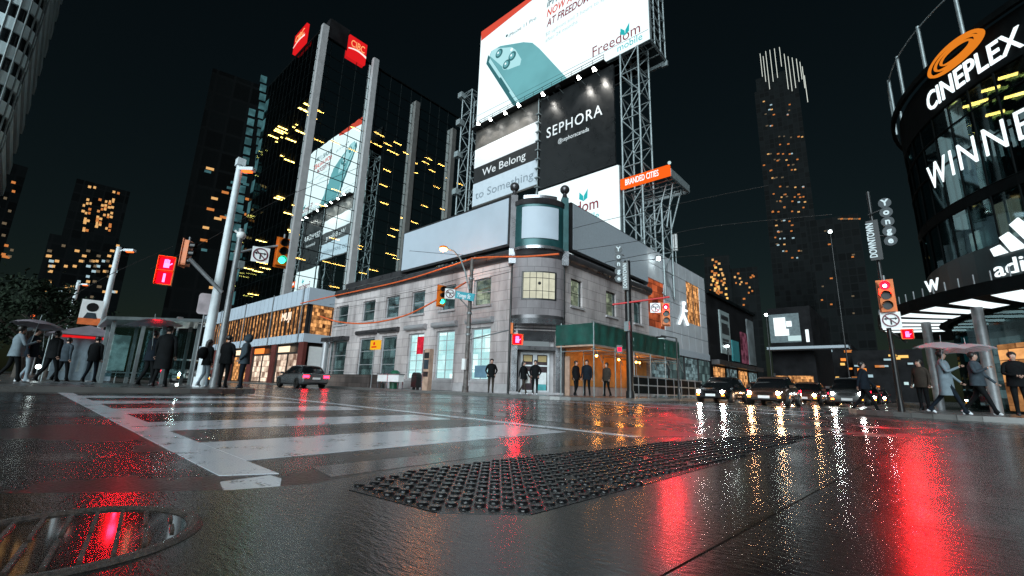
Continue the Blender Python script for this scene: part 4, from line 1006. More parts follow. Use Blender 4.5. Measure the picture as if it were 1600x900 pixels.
for k, (px0, px1, ptop, yd, lab) in enumerate(((1262,1330,540,120,'far low dark building at the end of the side street'),(1330,1440,548,110,'far low dark building with small lit shop signs behind the cars'))):
    a, b = ony(px0,ptop,yd), ony(px1,ptop,yd); t = thing('far_building', lab, 'building', (a.x,yd,0)); MB().box(a.x,b.x,yd,yd+30,.1,a.z).build('wall', M['darkwall'], t)
    for j in range(16):
        px = px0+(px1-px0)*(j+.5)/16+random.uniform(-2,2); c = ony(px, random.uniform(ptop+6, 608), yd-.3); w = random.uniform(.25,.8); hh = random.uniform(.12,.3)
        MB().box(c.x-w,c.x+w,yd-.4,yd-.05,c.z-hh,c.z+hh).build('shop_sign', M[random.choice(['glow_orange','glow_warm','glow_cool','win_far_cool','sign_red','win_far_orange'])], t)
# ------------------------------------------------ far towers with lit windows
def face_tower(name, label, px0, px1, ptop, D, wins, mats, size, depth=18.0):
    """a far tower whose front runs between two sight lines at distance D; its lit windows are set in that front"""
    ym = (ptop+max(q[1] for q in wins))/2; a, b = hd(px0, ym, D), hd(px1, ym, D); a.z = b.z = 0
    U = (b-a).normalized(); N = Vector((U.y,-U.x,0))
    if N.dot(-a) < 0: N = -N
    def on(px, py):
        d = Vector(ray(px, py)); o = Vector(CAM); k = (a-o).dot(N)/d.dot(N); q = o+d*k; return (q-a).dot(U), q.z
    top = on((px0+px1)/2, ptop)[1]; w = (b-a).length
    t = thing(name, label, 'tower', tuple((a+b)/2)); c = (a+b)/2-N*(depth/2)+Z*(top/2)
    MB().obox(c, U, Z, N, w, top, depth).build('wall', M['tower_wall'], t)
    for px, py in wins:
        u, z = on(px, py); s = random.uniform(.75,1.15)
        MB().obox(a+U*u+Z*z+N*.06, U, Z, N, size[0]*s, size[1], .1).build('lit_window', M[random.choice(mats)], t)
    return t, a, U, N, on, top, w
ru = random.uniform
rows = [(158,1),(164,2),(172,3),(179,4),(196,4),(214,5),(226,2),(240,6),(250,5),(258,3),(266,4),(278,4),(292,5),(303,4),(308,5),(315,6),(324,4),(331,5),(345,4),(352,3),(362,5),(372,4),(382,4),(392,5),(402,3),(412,4),(425,4),(440,3)]
pts = []
for py, n_ in rows:
    c0 = ru(1200,1252)
    for k in range(n_): pts.append(((c0+ru(-12,12) if k % 2 else ru(1197,1257))+(py-250)*.04, py+ru(-1,1)))
t, a, U, N, on, top, w = face_tower('condominium_tower', 'very tall slim dark tower crowned with vertical light strips', 1191, 1264, 130, 300, pts[:99], ['win_far_warm','win_far_orange','win_far_cool','win_far_dim','win_far_orange','win_far_dim'], (1.15,.8), 30)
for px, p0, p1 in ((1188,84,120),(1193,88,128),(1198,80,140),(1204,78,128),(1211,76,122),(1218,74,104),(1227,84,140),(1233,88,143),(1239,90,138),(1245,92,128),(1250,97,124),(1254,104,138),(1258,118,160)):
    u, z1 = on(px, p0); u2, z0 = on(px+3, p1); MB().obox(a+U*((u+u2)/2)+Z*((z0+z1)/2)+N*.2, U, Z, N, .34, z1-z0, .3).build('crown_light', M['crown_strip'], t)
MB().obox(a+U*(w/2)+Z*(top+6)-N*14, U, Z, N, w*.9, 12, 20).build('crown_wall', M['dark'], t)
face_tower('office_tower', 'far mid rise tower with yellow lit stepped windows above the white glass building', 1102, 1142, 400, 190, [(1122+random.gauss(0,8), py) for py in range(406,474,3) for _ in range(3 if py > 425 else 1)], ['glow_warm','win_far_warm','win_far_orange'], (.9,.8))
face_tower('office_tower', 'far dark block with few orange windows left of the tall slim tower', 1143, 1186, 418, 205, [(ru(1146,1182), ru(424,480)) for _ in range(14)], ['win_far_warm','win_far_orange'], (.8,.7))
face_tower('office_tower', 'far dark tower with an orange lit roof edge right of the tall slim tower', 1268, 1352, 338, 230, [(px,342) for px in range(1311,1345,4)]+[(ru(1272,1345), ru(355,500)) for _ in range(10)], ['win_far_orange','win_far_dim'], (.9,.6))
face_tower('office_tower', 'distant dark tower with amber lit windows and white roof lamps behind the shelter', 108, 198, 287, 220, [(140,292),(148,293),(178,300),(185,302)]+[(random.choice((126,131,136,150,155,160,166,171))+(360-py)*.13, py) for py in range(312,362,3) for _ in range(3)], ['win_far_warm','win_far_orange','win_far_warm'], (.75,.9))
face_tower('apartment_block', 'distant dark apartment block dotted with small pale windows above the trees', 62, 196, 374, 150, [(ru(72,185), random.choice(range(384,474,8))) for _ in range(58)], ['win_far_warm','win_far_cool','win_far_dim','win_far_warm'], (.75,.6))
face_tower('office_tower', 'dim tower at the far left edge with a few orange windows', -60, 26, 245, 240, [(ru(2,24), ru(255,420)) for _ in range(12)], ['win_far_orange','win_far_dim'], (1.0,.9))
wp = [(412-(py-120)*.06, py) for py in range(124,330,14)]+[(390-(py-200)*.13, py+4) for py in range(172,400,15)]
t, a, U, N, on, top, w = face_tower('hotel_tower', 'dark tower with columns of teal reflecting glass cells west of the red sign tower', 296, 424, 116, 84, [(ru(318,415), ru(260,450)) for _ in range(30)], ['win_far_warm','win_far_orange','cell_reflection'], (1.0,.4), 10)
for px, py in wp: u, z = on(px, py); MB().obox(a+U*u+Z*z+N*.07, U, Z, N, 1.0, 1.3, .1).build('glass_cell', M['cell_reflection'], t)  # reflections in the corner glass, put in as glowing colour

# white banded tower seen at the top left corner
wt = thing('white_banded_tower', 'pale tower with rounded corner and ribbon windows at the top left', 'tower', (-80,-15,0))
TX = -72.0; ny = onx(80,0,TX).y-.6; rad = 2.2
def curve_band(z0, z1, out, name, mat):
    mb = MB(); pts = [(TX+out,-45)]+[(TX-rad+(rad+out)*math.cos(R(a)), ny-rad+(rad+out)*math.sin(R(a))) for a in range(0,91,9)]+[(-95,ny+out),(-95,-45)]
    mb.prism(pts, z0, z1); return mb.build(name, mat, wt)
ribm = paint('ribbon_glass', (.012,.015,.017), .08)
for k in range(22):
    z = 2+k*3.3; curve_band(z,z+1.55,.25,'spandrel',M['white_spandrel']); curve_band(z+1.55,z+3.3,0,'ribbon_window',ribm)
mb = MB()
for a in range(0,91,18):
    x, y = TX-rad+(rad+.28)*math.cos(R(a)), ny-rad+(rad+.28)*math.sin(R(a)); mb.tube([(x,y,2),(x,y,74)], .09, 5)
for y in range(-45,int(ny-rad),4): mb.tube([(TX+.28,y,2),(TX+.28,y,74)], .07, 5)
mb.build('mullion_grid', M['steel'], wt)

# ================================================================ CURVED CINEMA AND SPORTS SHOP BUILDING, RIGHT
db = thing('curved_glass_building', 'dark curved glass corner building with white cinema lettering and a striped shop canopy', 'building', (CC[0],CC[1],0))
def cp(a, z, r=CR): return Vector((CC[0]+r*math.cos(a), CC[1]+r*math.sin(a), z))
A0, A1, NA = R(140), R(300), 32
def drum(z0, z1, r, name, mat, a0=A0, a1=A1, n=NA, th=.15):
    mb = MB(); vs = []
    for i in range(n+1):
        a = a0+(a1-a0)*i/n; vs += [cp(a,z0,r), cp(a,z1,r), cp(a,z0,r-th), cp(a,z1,r-th)]
    fs = []
    for i in range(n): b = 4*i; fs += [(b,b+4,b+5,b+1),(b+2,b+3,b+7,b+6),(b+1,b+5,b+7,b+3),(b,b+2,b+6,b+4)]
    mb.add(vs, fs, False); mb.quad(vs[0],vs[1],vs[3],vs[2]); mb.quad(vs[-4],vs[-2],vs[-1],vs[-3]); return mb.build(name, mat, db)
RT = 13.6
drum(8.0,11.9,CR,'glass_wall',M['drum_glass']); drum(11.9,RT,CR+.06,'sign_band',M['dark']); drum(RT,RT+.25,CR+.35,'roof_rim',M['dark'])
drum(.1,13.4,CR-4.2,'core',M['darkwall']); drum(9.55,9.75,CR-.3,'floor_slab',M['dark'],th=3.8); drum(7.6,8.0,CR+.05,'floor_band',M['dark']); drum(4.5,5.9,CR+.02,'shop_fascia',paint('dark_teal_fascia', (.012,.030,.034), .35))
drum(5.9,7.6,CR,'glass_wall',M['drum_glass']); drum(.1,4.5,CR-.5,'shop_front',M['drum_glass'])
drum(12.9,13.0,CR-.2,'ceiling',M['black'],th=4)
mb = MB()
for i in range(0,28): a = A0+(A1-A0)*i/27; mb.tube([cp(a,5.9,CR+.02),cp(a,11.9,CR+.02)], .032, 5)
for z in (8.0,9.7,11.0): mb.tube([cp(A0+(A1-A0)*i/40,z,CR+.03) for i in range(41)], .035, 5)
mb.build('mullion_grid', M['dark'], db)
def arc_fn(a0, z0, r): return lambda x, y, z: cp(a0+x/r, z0+y, r+z)
aof = lambda p: math.atan2(p.y-CC[1], p.x-CC[0])
a0 = aof(oncyl(1455,165)); a1 = aof(oncyl(1600,75)); 
a0 = a0+2*math.pi if a0 < 0 else a0; a1 = a1+2*math.pi if a1 < 0 else a1
L8 = (a1-a0)*CR
lettering('CINEPLEX', 'building_letters', M['letter'], db, arc_fn(a0,12.15,CR+.12), .78, L8*1.04, offset=.012, ext=.02)
a0 = aof(oncyl(1459,290)); a1 = aof(oncyl(1588,212)); a0 = a0+2*math.pi if a0 < 0 else a0; a1 = a1+2*math.pi if a1 < 0 else a1
lettering('WINNERS', 'building_letters', M['letter'], db, arc_fn(a0,9.0,CR+.12), 1.05, (a1-a0)*CR*7/5*1.12, offset=-.008, ext=.02, spacing=1.2)
# orange swirl emblem: thin nested ellipse crescents above the letters
ea = aof(oncyl(1510,92)); ea = ea+2*math.pi if ea < 0 else ea; ez = oncyl(1510,88,CR+.42).z+.42; ew = abs(aof(oncyl(1462,118,CR+.42))-aof(oncyl(1558,60,CR+.42)))*CR/2
for k, (sx, sz, ox, w) in enumerate(((ew,.50,0,.17),(ew*.77,.36,.06,.11),(ew*.56,.25,.10,.085))):
    mb = MB(); n = 40
    for i in range(n):
        t0, t1 = 2*math.pi*i/n, 2*math.pi*(i+1)/n
        def e_(t, s): wv = w*(.25+.75*abs(math.cos(t/2+.35))); return cp(ea+(ox+(sx-s*wv)*math.cos(t))/CR, ez+(sz-s*wv*.8)*math.sin(t), CR+.42)
        o1, o2, i1, i2 = e_(t0,0), e_(t1,0), e_(t0,1), e_(t1,1); mb.slab([o1,o2,i2,i1], (o1-Vector((*CC,o1.z))).normalized(), .08)
    mb.build('swirl_emblem', M['swirl'], db)
mb = MB()
for a in np.linspace(A0,A1,15): mb.tube([cp(a,RT+.25,CR+.2),cp(a,RT+2.4,CR+.2)], .07, 5)
mb.tube([cp(A0+(A1-A0)*i/40,RT+2.3,CR+.2) for i in range(41)], .035, 5); mb.build('roof_rail', M['steel'], db)
# lit first floor windows and ceiling lamps
for px0, px1, py0, py1, mt in ((1512,1530,312,338,'win_cool'),(1530,1546,345,373,'win_cool'),(1556,1574,328,362,'win_cream'),(1576,1598,318,352,'win_cream'),(1512,1530,345,373,'win_teal')):
    p, q = oncyl(px0,(py0+py1)/2,CR-.3), oncyl(px1,(py0+py1)/2,CR-.3); b0, b1 = aof(p), aof(q); z0, z1 = 6.0, 7.5
    z0, z1 = (6.0,6.75) if py0 > 340 and px0 < 1550 else (6.8,7.5) if px0 < 1550 else (6.05,7.4)
    MB().add([cp(b0+(b1-b0)*i/4,z,CR-.3) for i in range(5) for z in (z0,z1)], [(2*i,2*i+2,2*i+3,2*i+1) for i in range(4)]).build('lit_window', M[mt], db)
for px, py in ((1518,165),(1530,160),(1548,140),(1555,178),(1505,262),(1520,258),(1575,120),(1585,150)):
    p = oncyl(px,py,CR-1.5); MB().box(p.x-.25,p.x+.25,p.y-.08,p.y+.08,p.z,p.z+.05).build('ceiling_lamp', M['ceil_lamp'], db)
# sports shop emblem: three slanted bars and the name
sp = oncyl(1558,445,CR+.1); sa = aof(sp); sa = sa+2*math.pi if sa < 0 else sa; sz = 4.72
lettering('adidas', 'shop_letters', M['letter'], db, arc_fn(sa,sz,CR+.1), .52, 2.2, offset=.004, ext=.02)
def bar_on(x0, x1, y0, y1, sl):
    mb = MB(); fn = arc_fn(sa, sz, CR+.1)
    a, b, c, d = fn(x0,y0,0), fn(x1,y0,0), fn(x1-sl+0,y1,0), fn(x0-sl,y1,0); mb.slab([a,b,c,d], (a-Vector((*CC,a.z))).normalized(), .05); return mb
fn = arc_fn(sa, sz, CR+.1); yb_ = .72
for k, (x, hh) in enumerate(((.15,.34),(.72,.68),(1.32,1.05))):
    mb = MB(); q = [fn(x,yb_,0), fn(x+.42,yb_,0), fn(x+.42-hh*.0,yb_,0)]
    a, b = fn(x,yb_,0), fn(x+.46,yb_,0); c = fn(x+.46-hh*.62+.0,yb_+hh,0); d = fn(x+.08-hh*.62-.0,yb_+hh*.78,0)
    d = fn(x-hh*.05-.02*k,yb_+hh*.30,0) if False else fn(x+.10-hh*.55,yb_+hh*.86,0)
    mb.slab([a,b,c,d], (a-Vector((*CC,a.z))).normalized(), .05); mb.build('emblem_bar', M['letter'], db)
# canopy with lit stripes
CZ = 3.75
def canopy_ring(r0, r1, z0, z1, name, mat, a0=A0, a1=A1, n=36):
    mb = MB(); vs = []
    for i in range(n+1):
        a = a0+(a1-a0)*i/n; vs += [cp(a,z0,r0),cp(a,z0,r1),cp(a,z1,r1),cp(a,z1,r0)]
    fs = []
    for i in range(n): b = 4*i; fs += [(b,b+1,b+5,b+4)[::-1],(b+1,b+2,b+6,b+5)[::-1],(b+2,b+3,b+7,b+6)[::-1],(b+3,b,b+4,b+7)[::-1]]
    mb.add(vs, fs); return mb.build(name, mat, db)
canopy_ring(CR-.4,CR+2.0,CZ,CZ+.42,'canopy',M['dark'])
mb = MB()
for i in range(60): a = A0+(A1-A0)*i/59; mb.tube([cp(a,CZ+.43,CR+1.9),cp(a,CZ+.75,CR+1.9)], .025, 4)
mb.build('canopy_spike_row', M['greypole'], db)
for k in range(15):
    a = R(168)+R(7.5)*k; mb = MB(); vs = []
    for t in (0,.33,.66,1): 
        r = CR-.1+1.95*t; w = R(2.2); vs += [cp(a-w+R(5)*t,CZ-.012,r), cp(a+w+R(5)*t,CZ-.012,r), cp(a+w+R(5)*t,CZ-.004,r), cp(a-w+R(5)*t,CZ-.004,r)]
    fs = []
    for i in range(3): b = 4*i; fs += [(b,b+1,b+5,b+4),(b+1,b+2,b+6,b+5),(b+2,b+3,b+7,b+6),(b+3,b,b+4,b+7)]
    mb.add(vs, fs+[(0,3,2,1),(12,13,14,15)]); mb.build('canopy_light', M['letter'], db)
for a in (R(190),R(212),R(236),R(262)):
    MB().tube([cp(a,.1,CR+.5),cp(a,CZ,CR+.5)], .16, 10).build('column', M['greypole'], db)
lettering('W', 'shop_letters', M['letter'], db, arc_fn(aof(oncyl(1452,480,CR+2.05))+2*math.pi, CZ+.5, CR+2.05), .42, .6, offset=0, ext=.02)
# warm doorway
p = oncyl(1575,585,CR-.6); a = aof(p); mb = MB(); b1 = a+R(22)
mb.add([cp(a+(b1-a)*i/5,z,CR-.45) for i in range(6) for z in (.2,2.5)], [(2*i,2*i+2,2*i+3,2*i+1) for i in range(5)]); f = mb.build('doorway', M['shop_warm'], db)
for aa in (R(200),R(225),R(250)):
    mb = MB(); mb.add([cp(aa+R(12)*i/4,z,CR-.62) for i in range(5) for z in (.4,3.0)], [(2*i,2*i+2,2*i+3,2*i+1) for i in range(4)]); mb.build('shop_window', M['win_cool'], db)
# ================================================================ STREET FURNITURE
def vert_at(px, py, D):
    p = hd(px, py, D); return p.x, p.y, p.z
def towards(x, y, off=0):
    a = math.atan2(-y, -x)+R(off); return Vector((math.cos(a), math.sin(a), 0))
def side(N): return Vector((-N.y, N.x, 0))     # to the right seen from the front
def traffic_signal(px, py, D, lit, label, off=0, sc=1.0, back=None):
    p = hd(px, py, D); N = towards(p.x, p.y, off); U = side(N)
    t = thing('traffic_signal', label, 'traffic light', tuple(p))
    mb = MB(); mb.obox(p, U, Z, N, .36*sc, 1.08*sc, .2*sc); mb.obox(p-N*.115*sc, U, Z, N, .46*sc, 1.2*sc, .02); mb.build('housing', M['orange'], t)
    for i, (z, key) in enumerate(((.34,'red_lens'),(0,None),(-.34,'green_lens'))):
        c = p+Z*z*sc+N*.1*sc; on = (lit == 'red' and i == 0) or (lit == 'green' and i == 2)
        l = MB().disc(c+N*.004, N, .125*sc, .02, 20).build('lens', M[key] if on else M['black'], t); l['label'] = f'{"lit "+lit if on else "dark"} lens'
        if on and lit == 'red': MB().ball(c+N*.035, .05*sc, 10).build('bulb', M['red_bulb'], l)
        mb = MB(); vs = []
        for k in range(13):
            a = R(-20+220*k/12); d = U*math.cos(a)*.145*sc+Z*math.sin(a)*.145*sc; vs += [c+d, c+d+N*.2*sc]
        mb.add(vs, [(2*k,2*k+2,2*k+3,2*k+1) for k in range(12)]); mb.build('visor', M['black'], t)
    MB().tube([p+Z*.54*sc, p+Z*.72*sc], .035, 6).build('bracket', M['greypole'], t)
    return t
def walk_signal(px, py, D, label, off=0, glyph='hand', count=None, sc=1.0):
    p = hd(px, py, D); N = towards(p.x, p.y, off); U = side(N); t = thing('pedestrian_signal', label, 'pedestrian signal', tuple(p))
    def cell(z, kind):
        c = p+Z*z
        h = MB().obox(c, U, Z, N, .44*sc, .46*sc, .18).build('housing', M['orange'] if kind != 'digit' else M['orange'], t)
        MB().obox(c+N*.092, U, Z, N, .38*sc, .40*sc, .006).build('face', glow('red_signal_face', (.75,.001,.007), 4.0), t)
        if kind == 'digit': lettering(count, 'glyph', M['red_dim'], t, plane_fn(c-Z*.13*sc+N*.1, U, Z, N, .004), .26*sc, align='c', offset=.03)
        else:
            mb = MB(); mb.obox(c-Z*.05*sc+N*.1, U, Z, N, .15*sc, .16*sc, .01)
            for k in range(4): mb.obox(c+U*(-.057+.038*k)*sc+Z*(.08+.012*(1.5-abs(k-1.5)))*sc+N*.1, U, Z, N, .028*sc, .12*sc, .01)
            mb.obox(c+U*.11*sc-Z*.0+N*.1, (U+Z*.9).normalized(), (Z-U*.9).normalized(), N, .10*sc, .03*sc, .01); mb.build('glyph', M['red_dim'], t)
        mb = MB(); mb.obox(c+Z*.235*sc+N*.16, U, Z, N, .46*sc, .015, .16); mb.obox(c+U*.235*sc+N*.16, U, Z, N, .015, .46*sc, .16); mb.obox(c-U*.235*sc+N*.16, U, Z, N, .015, .46*sc, .16); mb.build('visor', M['orange'], t)
    cell(.24*sc if count else 0, 'hand')
    if count: cell(-.24*sc, 'digit')
    return t
def ring(mb, c, U, V, N, r0, r1, n=24):
    for k in range(n):
        a, b = 2*math.pi*k/n, 2*math.pi*(k+1)/n; f = lambda q, r: c+U*(r*math.cos(q))+V*(r*math.sin(q)); mb.slab([f(a,r0),f(a,r1),f(b,r1),f(b,r0)], N, .006)
def no_turn_sign(px, py, D, label, off=0, w=.62):
    p = hd(px, py, D); N = towards(p.x, p.y, off); U = side(N); t = thing('road_sign', label, 'road sign', tuple(p))
    MB().obox(p, U, Z, N, w, w, .02).build('plate', M['white'], t)
    mb = MB(); c = p+N*.014; s = w/.62
    mb.obox(c-Z*.06*s, U, Z, N, .05*s, .26*s, .006)
    for k in (-1, 1):
        mb.obox(c+U*.07*k*s+Z*.05*s, U, Z, N, .14*s, .045*s, .006)
        mb.slab([c+U*.13*k*s+Z*.11*s, c+U*.21*k*s+Z*.05*s, c+U*.13*k*s-Z*.01*s], N, .006)
    mb.build('arrow_symbol', M['black'], t)
    mb = MB(); ring(mb, p+N*.022, U, Z, N, .225*s, .27*s); mb.build('ring_symbol', paint('sign_dark_red', (.12,.012,.03), .4), t)
    mb = MB(); d = (U-Z).normalized(); mb.obox(p+N*.024, d, (U+Z).normalized(), N, .46*s, .04*s, .006); mb.build('slash_symbol', paint('sign_dark_red', (.12,.012,.03), .4), t)
    return t
def pole_thing(name, label, cat, x, y, z1, r0, r1, mat, z0=.1, n=12):
    t = thing(name, label, cat, (x,y,z0)); MB().tube([(x,y,z0),(x,y,z1)], [r0,r1], n).build('pole', mat, t)
    MB().tube([(x,y,z0),(x,y,z0+.35)], [r0*1.35,r0*1.25], n).build('base', mat, t); return t

# --- far left corner: tall pale lamp post, signal post with two arms
LD = 20.5
x, y, _ = vert_at(323, 545, LD); zt_ = zat(x, y, 256)
t = pole_thing('lamp_post', 'tall pale concrete lamp post with orange lamp beside the signal post on the left corner', 'street lamp', x, y, zt_, .19, .12, M['whitepole'])
def lamp_arm(t, x, y, z, U, L, mat, lens=M['sodium_s']):
    U = Vector(U); p = Vector((x,y,z)); MB().tube([p-Z*.05, p+U*L*.5+Z*.12, p+U*L+Z*.1], .045, 6).build('arm', mat, t)
    h = MB().obox(p+U*(L+.2)+Z*.1, U, side(U), Z, .6, .24, .14).build('lamp_head', mat, t)
    MB().obox(p+U*(L+.22)+Z*.01, U, side(U), Z, .36, .18, .06).build('lamp_lens', lens, h)
rt = -side(towards(x,y)); rt = Vector((_R[0],_R[1],0)).normalized()
MB().obox((x,y,zt_+.05), X, Y, Z, .34, .3, .3).build('cap', M['whitepole'], t)
lamp_arm(t, x, y, zt_-.35, rt, .12, M['whitepole'])
x, y, _ = vert_at(342, 560, LD-.5); zt_ = zat(x, y, 358); SPX, SPY = x, y
t = pole_thing('signal_post', 'grey metal signal post with two mast arms on the left corner', 'signal post', x, y, zt_, .13, .10, M['greypole'])
fr_ = lambda px, py, D=LD-.5: hd(px, py, D)
MB().tube([fr_(347,457), fr_(318,427), fr_(296,404)], .075, 8).build('mast_arm', M['greypole'], t)
MB().tube([fr_(365,396), fr_(398,389), fr_(436,384)], .05, 8).build('mast_arm', M['greypole'], t)
MB().obox(fr_(376,414), X, Y, Z, .25, .2, .3).build('control_box', M['steel'], t)
mb = MB(); c = fr_(377,368); mb.ball(c, .17, 12); mb.tube([c, fr_(367,360)], .05, 6); mb.build('camera_dome', M['white'], t)
walk_signal(259, 424, LD-.6, 'red double pedestrian signal showing a hand over the number 1', -8, 'hand', '1', 1.08)
tr = traffic_signal(292, 396, LD-.2, 'none', 'orange backed signal turned sideways above the red pedestrian signal', 62, .9)
traffic_signal(441, 394, LD-.5, 'green', 'orange signal with green arrow at the end of the long left mast arm', 12, 1.08)
no_turn_sign(407, 398, LD-.6, 'white no turn sign hanging left of the green arrow signal')
p = hd(322, 475, LD+1); N = towards(p.x,p.y); t = thing('notice_board', 'blank pale rounded board fixed behind the tall lamp post', 'sign', tuple(p)); MB().slab([p+side(N)*a+Z*b for a, b in rrect(0,0,.55,.85,.12,0,4)], N, .02).build('plate', paint('pale_pink_board', (.55,.47,.50), .5), t); MB().tube([p-Z*.3-N*.03, (p.x,p.y,.1)-N*.03] if False else [p-N*.03, Vector((p.x,p.y,.1))-N*.03], .03, 6).build('post', M['greypole'], t)
# other lamp posts going away on the left
for px0, px1, py1, D, lab, r in ((150,189,386,36,'second pale lamp post from the right on the left street, above the shelter',.17),(98,115,441,60,'third and shorter looking pale lamp post further down the left street',.2)):
    x, y, _ = vert_at(px0, 540, D); zz_ = zat(x, y, py1)
    t = pole_thing('lamp_post', lab, 'street lamp', x, y, zz_, r, r*.75, M['whitepole']); lamp_arm(t, x, y, zz_-.3, rt, .5, M['whitepole'])
for px, py, D, lab in ((77,477,75,'far orange street lamp over the dark trees, the higher of two'),(52,495,90,'far orange street lamp at the left edge, the lower of two'),(280,503,40,'low orange lamp left of the three standing people')):
    x, y, z = vert_at(px, py, D); t = pole_thing('lamp_post', lab, 'street lamp', x, y, z+.3, .08, .06, M['greypole']); MB().ball((x,y,z), .30 if D > 50 else .2, 10).build('lamp_lens', M['sodium_s'], t); MB().obox((x,y,z+.3), X, Y, Z, .5, .3, .1).build('lamp_head', M['greypole'], t)
# banner on the second post
p = hd(142, 488, 35.4); N = towards(p.x,p.y); U = side(N); t = thing('street_banner', 'white and orange street banner with a dark haired portrait on a lamp post', 'banner', tuple(p))
MB().obox(p, U, Z, N, .95, 1.45, .03).build('cloth', M['white'], t); Q = Panel(t, p-U*.475-Z*.725+N*.016, U, Z, N, .95, 1.45)
Q.poly([(0,0),(.95,0),(.95,.42),(0,.36)], 'orange_field', paint('banner_orange', (.75,.16,.04), .6), 1)
Q.poly(circ(.5,1.02,.26), 'portrait_hair', M['black'], 1);  Q.poly([(.2,.36),(.8,.36),(.68,.7),(.32,.7)], 'portrait_shirt', M['cloth_grey'], 1); Q.text('LIVE', .22, .16, .12, M['white'], width=.5) if False else None
# bus shelter
shx, shy = hd(160,585,24).x, hd(160,585,24).y
sh = thing('bus_shelter', 'pale framed glass bus shelter with sloping roof on the left pavement', 'bus shelter', (shx,shy+1.4,.1))
for yy in (shy,shy+.95,shy+1.9,shy+2.9):
    for xx in (shx,shx-1.5): MB().box(xx-.06,xx+.06,yy-.06,yy+.06,.1,2.55+.08*(yy-shy)).build('post', M['steel'], sh)
MB().add([(shx+.35,shy-.3,2.55),(shx+.35,shy+3.3,2.9),(shx-1.9,shy+3.3,2.75),(shx-1.9,shy-.3,2.4),(shx+.35,shy-.3,2.68),(shx+.35,shy+3.3,3.03),(shx-1.9,shy+3.3,2.88),(shx-1.9,shy-.3,2.53)],[(0,1,2,3),(7,6,5,4),(0,4,5,1),(1,5,6,2),(2,6,7,3),(3,7,4,0)]).build('roof', M['steel'], sh)
for k in range(3): MB().box(shx-.01,shx+.01,shy+.1+.95*k,shy+.85+.95*k,.35,2.4).build('glass_pane', M['shelter_glass'], sh); MB().box(shx-1.51,shx-1.49,shy+.1+.95*k,shy+.85+.95*k,.35,2.4).build('glass_pane', M['shelter_glass'], sh)
MB().box(shx-1.2,shx-.8,shy+.2,shy+2.6,.5,.56).build('bench', M['steel'], sh)
MB().box(shx-1.46,shx-1.40,shy+.15,shy+.8,.6,2.1).build('advert_panel', glow('shelter_advert', (.25,.42,.43), .6, .6, 2), sh)
# food stall with white tarpaulin
sx, sy = hd(122,585,27).x, hd(122,585,27).y
st = thing('food_stall', 'white draped street food stall with a red neon strip left of the shelter', 'stall', (sx,sy,.1))
MB().box(sx-1,sx+1,sy-.9,sy+.9,.5,1.15).build('counter', M['steel'], st)
mb = MB(); n = 14
for i in range(n+1):
    yv = sy-.95+1.9*i/n; w = .06*math.sin(i*1.9); 
    mb.v += [(sx+1.02+w,yv,.15),(sx+1.05+w*.4,yv,2.0)]
mb.f = [(2*i,2*i+2,2*i+3,2*i+1) for i in range(n)]; mb.sm = [True]*n; mb.build('side_cloth', M['cloth_pale'], st)
MB().add([(sx-1.3,sy-1.3,2.0),(sx+1.3,sy-1.3,2.0),(sx+1.3,sy+1.3,2.0),(sx-1.3,sy+1.3,2.0),(sx-.3,sy,2.5),(sx+.3,sy,2.5)],[(0,1,5,4),(1,2,5),(2,3,4,5),(3,0,4),(3,2,1,0)]).build('canopy', M['umb_mauve'], st)
for a in (-1.1,1.1):
    for b in (-1.1,1.1): MB().tube([(sx+a,sy+b,.1),(sx+a,sy+b,2.05)], .025, 6).build('leg', M['steel'], st)
MB().box(sx+1.305,sx+1.33,sy-.9,sy+.5,1.86,1.96).build('neon_strip', M['sign_red'], st)
p = hd(60,573,26); t = thing('work_lamp', 'bright white lamp glaring low among the crowd at the left edge', 'lamp', tuple(p)); MB().ball(p, .09, 10).build('lamp_lens', glow('small_white_lamp', (.85,1,1), 10), t); MB().tube([p, (p.x,p.y,.1)], .025, 6).build('post', M['greypole'], t)

# --- pavement in front of the stone building
KY = 16.75
def onk(px, py, Yk=KY): return ony(px, py, Yk)
b0 = onk(728, 590); wx = b0.x
t = pole_thing('utility_pole', 'slim weathered pole with cables and street sign in front of the stone building', 'pole', wx, KY, zat(wx, KY, 404), .14, .10, M['woodpole'])
for z in (3.2,3.6,4.4,6.4): MB().tube([(wx,KY,z),(wx,KY,z+.1)], .155, 10).build('clamp_band', M['greypole'], t)
MB().box(wx-.12,wx+.12,KY-.26,KY-.14,1.3,1.9).build('notice', M['white'], t)
MB().tube([onk(735,530), onk(765,523), onk(794,516)], .035, 6).build('signal_arm', M['greypole'], t)
MB().tube([onk(731,480), onk(718,466), onk(700,455)], .04, 6).build('signal_arm', M['greypole'], t)
sl = thing('street_lamp', 'glowing orange street lamp on a curved arm from the weathered pole', 'street lamp', (wx,KY-.2,6))
MB().tube([onk(733,452,KY-.2), onk(727,425,KY-.2), onk(719,403,KY-.2), onk(709,392,KY-.2), onk(700,389,KY-.2)], .045, 8).build('arm', M['steel'], sl)
c = onk(693,388.5,KY-.2); mb = MB(); mb.ball(c+Z*.07, .26, 14, .45); mb.build('lamp_head', M['orange'], sl); mb = MB(); mb.ball(c-Z*.03, .23, 14, .6); mb.build('lamp_lens', M['sodium'], sl)
ld = bpy.data.lights.new('street_lamp_light','POINT'); lo = bpy.data.objects.new('street_lamp_light', ld); COL.objects.link(lo); ld.energy = 35; ld.color = (1,.35,.07); ld.shadow_soft_size = .2; lo.location = c-Z*.4-Y*.3
D_ = lambda px: math.hypot(onk(px,500).x, KY)
traffic_signal(690, 462, D_(690)-.1, 'green', 'orange signal with green arrow on the weathered pole before the stone building', 25, 1.12)
no_turn_sign(703, 459, D_(703)-.3, 'white no turn sign squeezed beside the green signal on the weathered pole', 10, .6)
